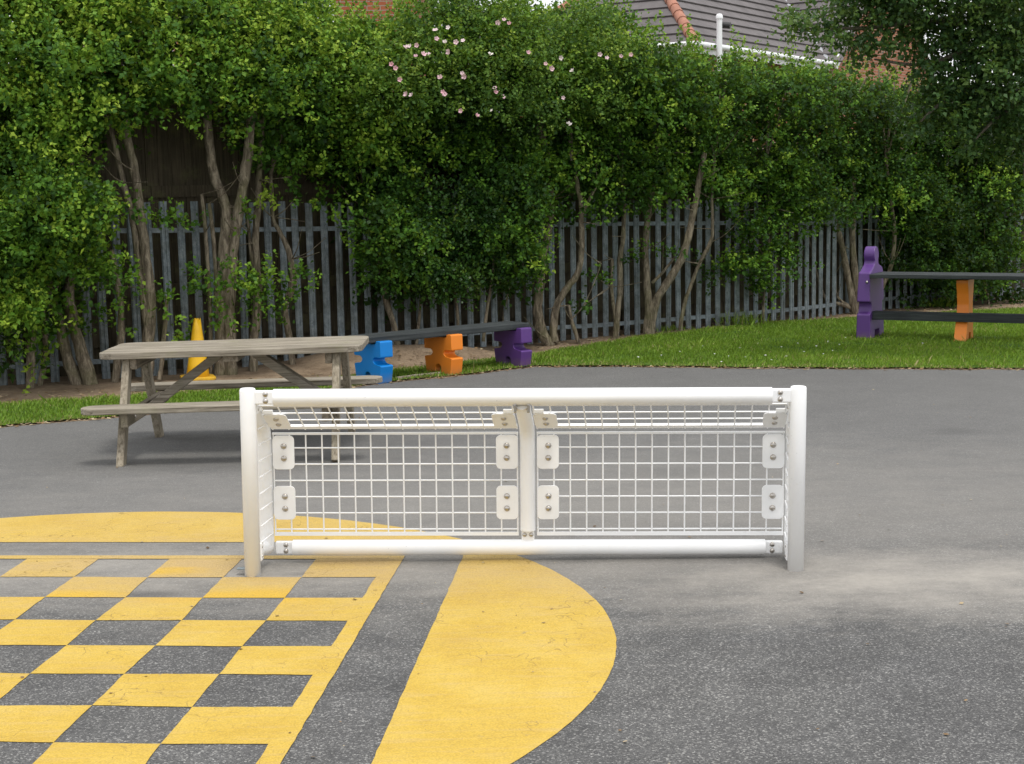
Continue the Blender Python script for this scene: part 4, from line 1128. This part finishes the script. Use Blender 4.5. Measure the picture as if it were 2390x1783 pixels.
limb([spot(2205, 220, yt), spot(2160, 250, yt - .4), spot(2110, 300, yt - .6)], .03)
mb.build("trunk", M['bark2'], ash)
B = []; ra = np.random.default_rng(41)
LIST = [(2180, -30, .45), (2110, -20, .4), (2040, -30, .38), (1970, -30, .32), (1900, -40, .3), (1840, -25, .25), (2190, 60, .4), (2120, 60, .36), (2050, 45, .30), (1985, 25, .24), (1925, 20, .16), (1875, 10, .18), (1850, 45, .12), (1880, 70, .08), (2180, 150, .36), (2110, 140, .32), (2050, 120, .26), (1995, 85, .15), (1955, 55, .10),
        (1800, 38, .10), (1770, 52, .13), (1735, 52, .10), (1705, 45, .07), (1825, 85, .10), (1800, 75, .09), (2200, 230, .28), (2140, 220, .28), (2080, 205, .24), (2030, 215, .20), (2000, 252, .15), (1990, 285, .08), (2060, 262, .20), (2110, 275, .22), (2160, 290, .2), (2205, 300, .18), (2090, 310, .10), (1960, 120, .07), (2020, 160, .13), (1905, 98, .07), (1935, 85, .08), (1880, 120, .05), (2040, 170, .14), (1860, 95, .07), (2230, 20, .4), (2240, 120, .4), (2250, 220, .35), (1880, -60, .3), (1990, -80, .4), (2150, -90, .5)]
for px, py, r in LIST:
    for _ in range(2):
        p = spot(px + ra.normal(0, 8), py + ra.normal(0, 6), yt - .25 + ra.uniform(-.5, .35))
        B.append((p.x, p.y, p.z, r * 1.1, r * 1.1, r * .85))
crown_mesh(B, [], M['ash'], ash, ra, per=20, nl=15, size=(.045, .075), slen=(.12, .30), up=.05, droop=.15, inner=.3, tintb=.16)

# weeds at the foot of the fence
for k2, (px, py, h, lab) in enumerate([(1610, 706, .25, "tall dry grass tuft at the fence foot, under the ivy mound"), (2050, 662, .15, "low leafy weed patch behind the orange table leg"), (1440, 716, .1, "small green weed by the leaning trunks")]):
    pg = ground(px, py); w = thing("weed", pg, lab, "weed", "weeds at the foot of the fence")
    r = np.random.default_rng(300 + k2); m = 160
    P = np.stack([r.normal(0, .14, m), r.normal(0, .1, m), np.full(m, 0.0)], 1); D = norm(np.stack([r.normal(0, .35, m), r.normal(0, .35, m), np.ones(m)], 1)); N = norm(r.normal(size=(m, 3)))
    L = r.uniform(.4, 1, m) * h
    V = leaf_quads(P, D, N, L, np.full(m, .004) if k2 != 1 else L * .2)
    np_mesh("leaves", V, np.arange(4 * m).reshape(-1, 4), M['grass'], w, r.uniform(0, 1, m) * .98)

# daisies and pale scraps in the grass
DZ = [(1545, 765), (1560, 782), (1575, 770), (1600, 752), (1612, 772), (1640, 742), (1655, 768), (1668, 778), (1690, 750), (1700, 770), (1725, 742), (1738, 760), (1750, 730), (1765, 748), (1780, 765), (1790, 738), (1800, 758), (1815, 745), (1828, 730), (1995, 742), (1470, 760), (1430, 768), (1520, 748), (1380, 772)]
rd = random.Random(8)
for q, (px, py) in enumerate(DZ):
    pg = ground(px, py, .03)
    r = rd.uniform(.008, .014)
    o = MB().tube([(0, 0, -.028), (0, 0, 0)], .0015, 5).lathe([(.001, .004), (r * .4, .005), (r, .003), (r * .9, .0)], (0, 0, 0), 10).build("daisy", M['daisy'], loc=pg)
    tag(o, "tiny white daisy in the lawn between the goal's right half and the jigsaw table", "daisy", "daisies in the lawn")

# ------------------------------------------------------------------ houses beyond the hedge
TH = math.radians(57); dR = Vector((math.cos(TH), math.sin(TH), 0)); dL = Vector((-math.sin(TH), math.cos(TH), 0)); TP = 0.897
E0 = Vector((3.92, 33.0, 4.61))
hs = thing("roofed_house", (E0.x, E0.y, 0), "brick house with grey tiled hip roof and white gutters beyond the hedge", "house")
def loc(p): return Vector(p) - Vector((E0.x, E0.y, 0))
def roof_face(mb, a, along_dir, inward, length, rise_m, left_cut, right_cut, gauge=0.24):
    """courses of tiles, each a thin slab lapping the one below; cuts: metres the course shortens per metre inward"""
    k2 = 0; m0 = 0.0
    while m0 < rise_m:
        m1 = min(m0 + gauge, rise_m)
        l0, l1 = left_cut * m0, left_cut * m1; r0_, r1_ = length - right_cut * m0, length - right_cut * m1
        if r1_ <= l1 + .05: break
        lift = 0.045
        n_ = (Vector((0, 0, 1)) - inward * TP).normalized()
        A = a + along_dir * l0 + inward * m0 + Vector((0, 0, TP * m0)) + n_ * lift
        B_ = a + along_dir * r0_ + inward * m0 + Vector((0, 0, TP * m0)) + n_ * lift
        C_ = a + along_dir * r1_ + inward * m1 + Vector((0, 0, TP * m1)) + n_ * .004
        D_ = a + along_dir * l1 + inward * m1 + Vector((0, 0, TP * m1)) + n_ * .004
        A2, B2 = A - n_ * .05, B_ - n_ * .05
        mb.add([loc(v) for v in (A, B_, C_, D_, A2, B2)], [(0, 1, 2, 3), (4, 5, 1, 0)])
        m0 = m1
rm = MB()
over = 0.25
ec = E0 - dL * 0 + Vector((0, 0, .0))
roof_face(rm, ec, dR, dL, 7.55, 2.55, 1.0, -1.0)
roof_face(rm, ec, dL, dR, 5.1, 2.55, 1.0, 1.0)
roof_face(rm, ec + dL * 5.1, dR, -dL, 14, 2.55, 1.0, 0)
# wing with its gable to the right
A_ = ec + dR * 7.55
rm2 = MB(); out_ = -dL * 0.35
roof_face(rm, A_ + out_, dL, dR, 4.4, 3.9, 0.0, -1.0)
rf_o = rm.build("roof", M['tile'], hs)
hip = MB()
ht = ec + (dR + dL) * 2.55 + Vector((0, 0, TP * 2.55))
nseg = 14
for k2 in range(nseg):
    a = ec.lerp(ht, k2 / nseg); b2 = ec.lerp(ht, (k2 + 1.12) / nseg)
    hip.tube([loc(a) + Vector((0, 0, .03)), loc(b2) + Vector((0, 0, .03))], [.125, .105], 10)
hip.build("hip_tiles", M['ridge'], rf_o)
h2 = MB(); e2 = ec + dL * 5.1; ht2 = e2 + (dR - dL) * 2.55 + Vector((0, 0, TP * 2.55))
for k2 in range(nseg):
    a = e2.lerp(ht2, k2 / nseg); b2 = e2.lerp(ht2, (k2 + 1.12) / nseg)
    h2.tube([loc(a), loc(b2)], [.125, .105], 10)
h2.build("hip_tiles", M['ridge'], rf_o)
vl = MB(); va = A_; vb = A_ + (dR + dL) * 3.0 + Vector((0, 0, TP * 3.0))
nv = Vector((0, 0, 1))
vl.beam(loc(va) + nv * .03, loc(vb) + nv * .03, .14, .03); vl.build("valley", M['lead'], rf_o)
def wallpoly(mb, pts): mb.add([loc(p) for p in pts], [tuple(range(len(pts)))])
wl = MB(); ins = 0.28
w0 = E0 + (dR + dL) * ins; w0.z = 0
def up(p, z): return Vector((p.x, p.y, z))
wR = w0 + dR * 14; wL = w0 + dL * (5.1 - 2 * ins)
wl.add([loc(up(p, z)) for p in (w0, wR, wR + dL * (5.1 - 2 * ins), wL) for z in (0, 4.62)], [(0, 1, 3, 2), (6, 7, 1, 0), (4, 5, 7, 6), (2, 3, 5, 4)])
wl.build("wall", M['brick2'], hs)
# gable wing wall
gw = MB(); g0 = up(A_, 0) + (-dL) * .10
GW = 8.0
gw.prism([(0.0, 0), (GW, 0), (GW, 4.55), (GW / 2, 4.55 + TP * GW / 2), (0.0, 4.55)], 0.0, -4.0, lambda u, z, t: loc(g0 + dR * u + (-dL) * t * 1.0 + Vector((0, 0, z))))
gw.build("gable_wall", M['brick2'], hs)
vg = MB()
for sg in (0, 1):
    a = g0 + dR * (GW * sg) + (-dL) * .06 + Vector((0, 0, 4.50)); b2 = g0 + dR * (GW / 2) + (-dL) * .06 + Vector((0, 0, 4.50 + TP * GW / 2))
    vg.beam(loc(a), loc(b2), .05, .20)
vg.build("bargeboard", M['upvc'], hs)
fs = MB()
fs.beam(loc(E0 + dR * -.02 + Vector((0, 0, -.10))), loc(A_ + Vector((0, 0, -.10))), .03, .21)
fs.beam(loc(E0 + dL * .02 + Vector((0, 0, -.10))), loc(E0 + dL * 5.1 + Vector((0, 0, -.10))), .03, .21)
fs.build("fascia", M['upvc'], hs)
gt = MB()
gt.tube([loc(E0 - dL * .08 - dR * .1 + Vector((0, 0, -.03))), loc(A_ - dL * .08 + Vector((0, 0, -.03)))], .062, 12)
gt.tube([loc(E0 - dR * .08 - dL * .1 + Vector((0, 0, -.031))), loc(E0 + dL * 5.1 - dR * .08 + Vector((0, 0, -.031)))], .062, 12)
gt.build("gutter", M['upvc'], hs)
pv = MB(); pb = E0 + dR * .75 - dL * .22
pp = loc(pb)
pv.tube([Vector((pp.x, pp.y, 3.2)), Vector((pp.x, pp.y, 5.18))], .062, 16)
pv.lathe([(.075, 5.14), (.075, 5.20), (.05, 5.24), (.001, 5.25)], (pp.x, pp.y, 0), 16)
pvo = pv.build("vent_pipe", M['upvc'], hs)
bx_ = MB(); bx_.tube([Vector((pp.x + .08, pp.y + .10, 5.02)), Vector((pp.x + .24, pp.y + .05, 5.0))], .07, 12); bx_.build("flue_terminal", M['black'], hs)

h3 = thing("red_brick_house", (-4.6, 27.0, 0), "tall red brick house wall with a white framed window beyond the hedge's left half", "house")
m = MB(); m.box((0, 2.5, 3.1), (6.2, 5.0, 6.3)); m.build("wall", M['brick'], h3)
m = MB(); m.prism([(-.4, 6.26), (5.4, 6.26), (2.5, 8.6)], -3.5, 3.5, lambda u, z, t: Vector((t, u, z))); m.build("roof", M['tile'], h3)
for wx in (1.15, -1.6):
    wo = MB()
    for sx_ in (-.5, .5): wo.box((wx + sx_, -.015, 4.45), (.07, .06, 1.25))
    for sz_ in (-.6, 0.15, .6): wo.box((wx, -.016, 4.45 + sz_), (1.0, .055, .07))
    w_o = wo.build("window_frame", M['upvc'], h3)
    MB().box((wx, -.004, 4.45), (.98, .02, 1.2)).build("pane", M['glass'], w_o)
